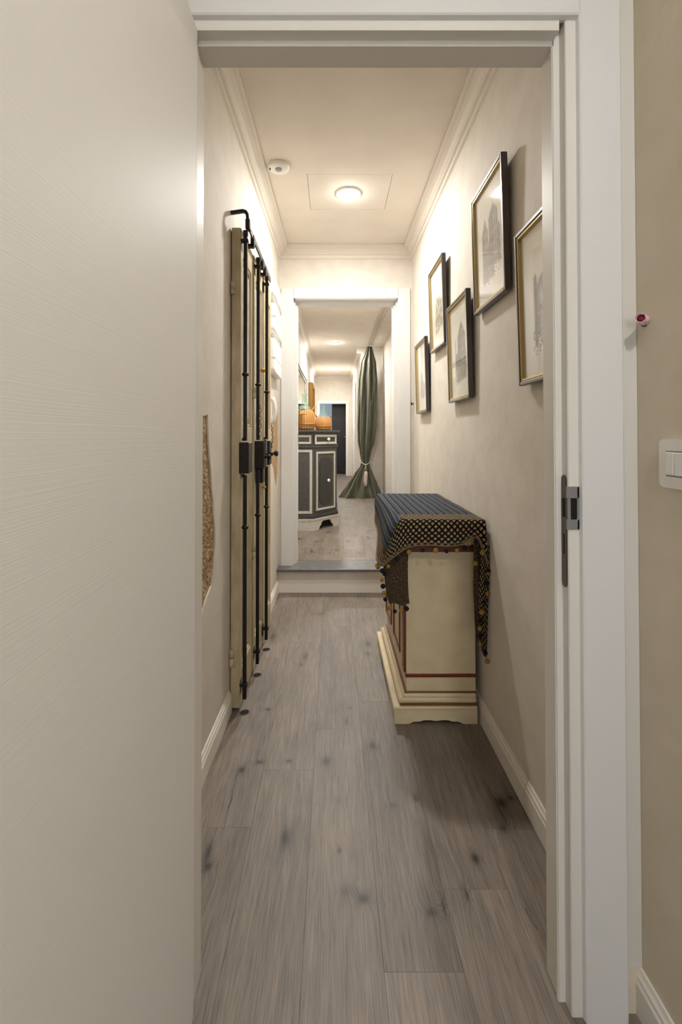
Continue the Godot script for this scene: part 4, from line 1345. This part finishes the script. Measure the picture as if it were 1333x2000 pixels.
func sideboard() -> void:
	var at := V(-0.20, UP, 5.4)
	var t := thing("corner_sideboard", "grey painted sideboard with pale lines and a slanted corner", "sideboard", at)
	var plan := func(grow: float) -> PackedVector2Array:
		var g := grow
		return PackedVector2Array([Vector2(-0.44, 4.985 - g), Vector2(-0.215 + g * 0.4, 4.985 - g), Vector2(0.048 + g, 5.305 - g * 0.4), Vector2(0.048 + g, 6.45 + g), Vector2(-0.44, 6.45 + g)])
	var slab := func(called: String, m: Material, grow: float, y0: float, y1: float) -> MeshInstance3D:
		var st := begin()
		prism(st, plan.call(grow), V(0, y0, 0) - at, Vector3.RIGHT, Vector3.FORWARD, Vector3.UP * (y1 - y0))
		return obj(called, st, m, t)
	slab.call("body", M.grey_paint, 0.0, 0.33, 1.262)
	slab.call("top", M.grey_paint, 0.036, 1.268, 1.290)
	slab.call("top_moulding", M.dark_grey, 0.018, 1.250, 1.270)
	slab.call("waist_moulding", M.grey_paint, 0.016, 1.098, 1.112)
	slab.call("waist_moulding", M.dark_grey, 0.008, 1.085, 1.098)
	slab.call("base_moulding", M.grey_paint, 0.012, 0.345, 0.36)
	slab.call("base_moulding", M.dark_grey, 0.020, 0.318, 0.345)
	slab.call("base_moulding", M.pale_line, 0.026, 0.300, 0.318)
	# plinth: three boards with a cut-out under the slanted corner
	var st := begin()
	var pp: PackedVector2Array = plan.call(0.022)
	for e in [[0, 1], [1, 2], [2, 3]]:
		var a := pp[e[0]]
		var b := pp[e[1]]
		var d := b - a
		var L := d.length()
		d /= L
		var n := Vector2(d.y, -d.x)
		var poly := PackedVector2Array([Vector2(0, 0)])
		if e[0] > 0:
			poly.append_array([Vector2(L * 0.20, 0), Vector2(L * 0.24, 0.035), Vector2(L * 0.29, 0.05), Vector2(L * 0.31, 0.075), Vector2(L * 0.38, 0.09), Vector2(L * 0.62, 0.09), Vector2(L * 0.69, 0.075), Vector2(L * 0.71, 0.05), Vector2(L * 0.76, 0.035), Vector2(L * 0.80, 0)])
		poly.append_array([Vector2(L, 0), Vector2(L, 0.112), Vector2(0, 0.112)])
		prism(st, poly, V(a.x, UP, a.y) - at, Vector3(d.x, 0, -d.y), Vector3.UP, Vector3(-n.x, 0, n.y) * 0.02)
	obj("plinth", st, M.pale_line, t)
	# end panel facing the viewer
	var frame := func(parent: Node3D, called: String, tf: Transform3D, x0: float, x1: float, y0: float, y1: float, w: float, dep: float, m: Material) -> void:
		var s := begin()
		for e in [[x0, x0 + w, y0, y1], [x1 - w, x1, y0, y1], [x0 + w, x1 - w, y0, y0 + w], [x0 + w, x1 - w, y1 - w, y1]]:
			box(s, Vector3(e[0], e[2], -0.004), Vector3(e[1], e[3], dep), 0.0015, tf)
		obj(called, s, m, parent)
	var end_tf := Transform3D(Basis(), V(-0.44, 0, 4.985) - at)
	var ep := begin()
	box(ep, Vector3(0.004, 0.375, -0.004), Vector3(0.22, 1.075, 0.004), 0.001, end_tf)
	var epm := obj("end_panel", ep, M.grey_paint, t)
	frame.call(epm, "pale_border", end_tf, 0.0, 0.217, 0.372, 1.072, 0.028, 0.008, M.pale_line)
	var ed := begin()
	box(ed, Vector3(0.004, 1.13, -0.004), Vector3(0.215, 1.235, 0.006), 0.001, end_tf)
	var edm := obj("end_drawer", ed, M.grey_paint, t)
	frame.call(edm, "pale_border", end_tf, 0.0, 0.207, 1.135, 1.230, 0.022, 0.010, M.pale_line)
	# slanted corner: local x along the face, z out of it
	var A := V(-0.215, 0, 4.985) - at
	var Bp := V(0.048, 0, 5.305) - at
	var ex := (Bp - A).normalized()
	var tf := Transform3D(Basis(ex, Vector3.UP, ex.cross(Vector3.UP)), A)
	var L := (Bp - A).length()
	var dw := begin()
	box(dw, Vector3(0.012, 1.125, -0.004), Vector3(L - 0.012, 1.242, 0.010), 0.002, tf)
	var drawer := obj("drawer", dw, M.dark_grey, t)
	frame.call(drawer, "pale_border", tf, 0.02, L - 0.02, 1.13, 1.237, 0.026, 0.015, M.pale_line)
	var dd := begin()
	box(dd, Vector3(0.030, 0.385, -0.004), Vector3(L - 0.030, 1.06, 0.008), 0.002, tf)
	var door := obj("door", dd, M.grey_paint, t)
	frame.call(door, "pale_border", tf, 0.045, L - 0.045, 0.40, 1.045, 0.020, 0.016, M.pale_line)
	var rf := begin()
	var c := 0.05
	var x0 := 0.10
	var x1 := L - 0.10
	var oct := PackedVector2Array([Vector2(x0 + c, 0.46), Vector2(x1 - c, 0.46), Vector2(x1, 0.46 + c), Vector2(x1, 0.985 - c), Vector2(x1 - c, 0.985), Vector2(x0 + c, 0.985), Vector2(x0, 0.985 - c), Vector2(x0, 0.46 + c)])
	prism(rf, oct, tf.origin, tf.basis.x, tf.basis.y, tf.basis.z * 0.016)
	obj("raised_field", rf, M.dark_grey, door)
	for kn in [[L * 0.56, 1.185, drawer], [L * 0.56, 0.72, door]]:
		var k := begin(true)
		lathe(k, [Vector2(0.006, 0), Vector2(0.006, 0.012), Vector2(0.017, 0.018), Vector2(0.019, 0.026), Vector2(0.014, 0.034), Vector2(0, 0.037)], tf * Vector3(kn[0], kn[1], 0.008), 16, tf.basis * Basis(Vector3.RIGHT, PI / 2))
		obj("porcelain_knob", k, M.porcelain, kn[2])

func demijohn(at: Vector3, r: float, h: float, neck: float, label: String) -> void:
	var t := thing("demijohn", label, "demijohn", at, 0, "wicker demijohns on the sideboard")
	var prof := [Vector2(0.0, 0.0), Vector2(r * 0.78, 0.0), Vector2(r * 0.90, h * 0.08), Vector2(r, h * 0.38), Vector2(r * 0.99, h * 0.62), Vector2(r * 0.88, h * 0.85), Vector2(r * 0.70, h)]
	var st := begin(true)
	lathe(st, prof, Vector3.ZERO, 28)
	obj("basket", st, M.wicker, t)
	for j in 26:
		var a := TAU * j / 26.0
		var cane := begin(true)
		var path := []
		for p: Vector2 in prof.slice(1):
			path.append(Vector3(cos(a) * (p.x + 0.002), maxf(p.y, r * 0.085), sin(a) * (p.x + 0.002)))
		tube(cane, path, r * 0.07, 5)
		obj("cane", cane, M.wicker, t)
	for y in [0.10, 0.30, 0.97]:
		var ring := []
		var rr := r * (0.92 if y < 0.2 else 1.02 if y < 0.5 else 0.76)
		for j in 25:
			var a := TAU * j / 24.0
			ring.append(Vector3(cos(a) * rr, h * y, sin(a) * rr))
		var band := begin(true)
		tube(band, ring, r * 0.055, 6)
		obj("band", band, M.wicker, t)
	var gl := begin(true)
	lathe(gl, [Vector2(r * 0.68, h * 0.98), Vector2(r * 0.55, h + neck * 0.18), Vector2(r * 0.30, h + neck * 0.36), Vector2(r * 0.24, h + neck * 0.5), Vector2(r * 0.24, h + neck * 0.92), Vector2(r * 0.32, h + neck * 0.93), Vector2(r * 0.32, h + neck), Vector2(r * 0.22, h + neck), Vector2(r * 0.20, h + neck * 0.5)], Vector3.ZERO, 24)
	obj("glass_neck", gl, M.green_glass, t)
	for s in [-1.0, 1.0]:
		var hd := begin(true)
		var path := []
		for i in 9:
			var f := i / 8.0
			path.append(Vector3(s * (r * 0.72 + r * 0.32 * sin(PI * f)), h * 0.86 + h * 0.34 * sin(PI * f * 0.9), r * 0.25 * (f - 0.5)))
		tube(hd, path, r * 0.06, 6)
		obj("handle", hd, M.wicker, t)

func curtain() -> void:
	var at := V(0.56, UP, 7.66)
	var t := thing("curtain", "dark green silk curtain tied back low in the hall", "curtain", at)
	# height above the hall floor, left, right, half depth
	var rows := [[2.535, 0.585, 0.665, 0.035], [2.45, 0.560, 0.685, 0.045], [2.25, 0.485, 0.735, 0.07], [1.95, 0.445, 0.755, 0.09], [1.50, 0.425, 0.745, 0.10], [1.20, 0.415, 0.735, 0.10], [0.95, 0.425, 0.705, 0.09], [0.75, 0.460, 0.645, 0.07], [0.60, 0.485, 0.615, 0.05], [0.52, 0.465, 0.630, 0.06], [0.40, 0.37, 0.67, 0.08], [0.22, 0.26, 0.74, 0.11], [0.08, 0.165, 0.795, 0.13], [0.02, 0.125, 0.815, 0.14], [0.0, 0.12, 0.82, 0.14]]
	var pts := []
	var seg := 120
	for s in 90:
		var y: float = lerpf(2.535, 0.0, s / 89.0)
		var k := 0
		while k < rows.size() - 2 and y < rows[k + 1][0]:
			k += 1
		var f: float = clampf((rows[k][0] - y) / (rows[k][0] - rows[k + 1][0]), 0.0, 1.0)
		f = smoothstep(0.0, 1.0, f) * 0.5 + f * 0.5
		var l := lerpf(rows[k][1], rows[k + 1][1], f)
		var r := lerpf(rows[k][2], rows[k + 1][2], f)
		var d := lerpf(rows[k][3], rows[k + 1][3], f)
		var line := []
		for j in seg + 1:
			var a := TAU * j / seg
			var ph := 0.8 * sin(y * 1.7) + 0.25 * sin(y * 6.0)
			var fold := 1.0 + 0.42 * sin(9.0 * a + ph) + 0.22 * sin(17.0 * a - 1.5 * ph + 1.0) + 0.05 * sin(31.0 * a + y * 4.0)
			var x := (l + r) / 2.0 + cos(a) * (r - l) / 2.0 * lerpf(1.0, fold, 0.12)
			line.append(V(x, UP + y, 7.66 - sin(a) * d * (0.1 + 0.9 * fold)) - at)
		pts.append(line)
	var st := begin(true)
	sheet(st, pts, [])
	obj("drape", st, M.silk, t)
	var cord := []
	for j in 33:
		var a := TAU * j / 32.0
		cord.append(V(0.55 + cos(a) * 0.088, UP + 0.60 - 0.055 * sin(a) + 0.03 * absf(cos(a)), 7.66 - sin(a) * 0.078) - at)
	st = begin(true)
	tube(st, cord, 0.009, 8)
	obj("tie_cord", st, M.rope, t)
	st = begin(true)
	tube(st, [V(0.55, UP + 0.545, 7.575) - at, V(0.548, UP + 0.46, 7.55) - at], 0.007, 6)
	lathe(st, ball(0.016), V(0.55, UP + 0.545, 7.575) - at, 12)
	obj("tie_knot", st, M.rope, t)
	st = begin(true)
	lathe(st, [Vector2(0, 0), Vector2(0.034, 0.0), Vector2(0.035, 0.06), Vector2(0.030, 0.20), Vector2(0.024, 0.23), Vector2(0.010, 0.245), Vector2(0, 0.25)], V(0.535, UP + 0.20, 7.535) - at, 16, Basis(Vector3.BACK, -0.09))
	obj("tassel", st, M.tassel, t)
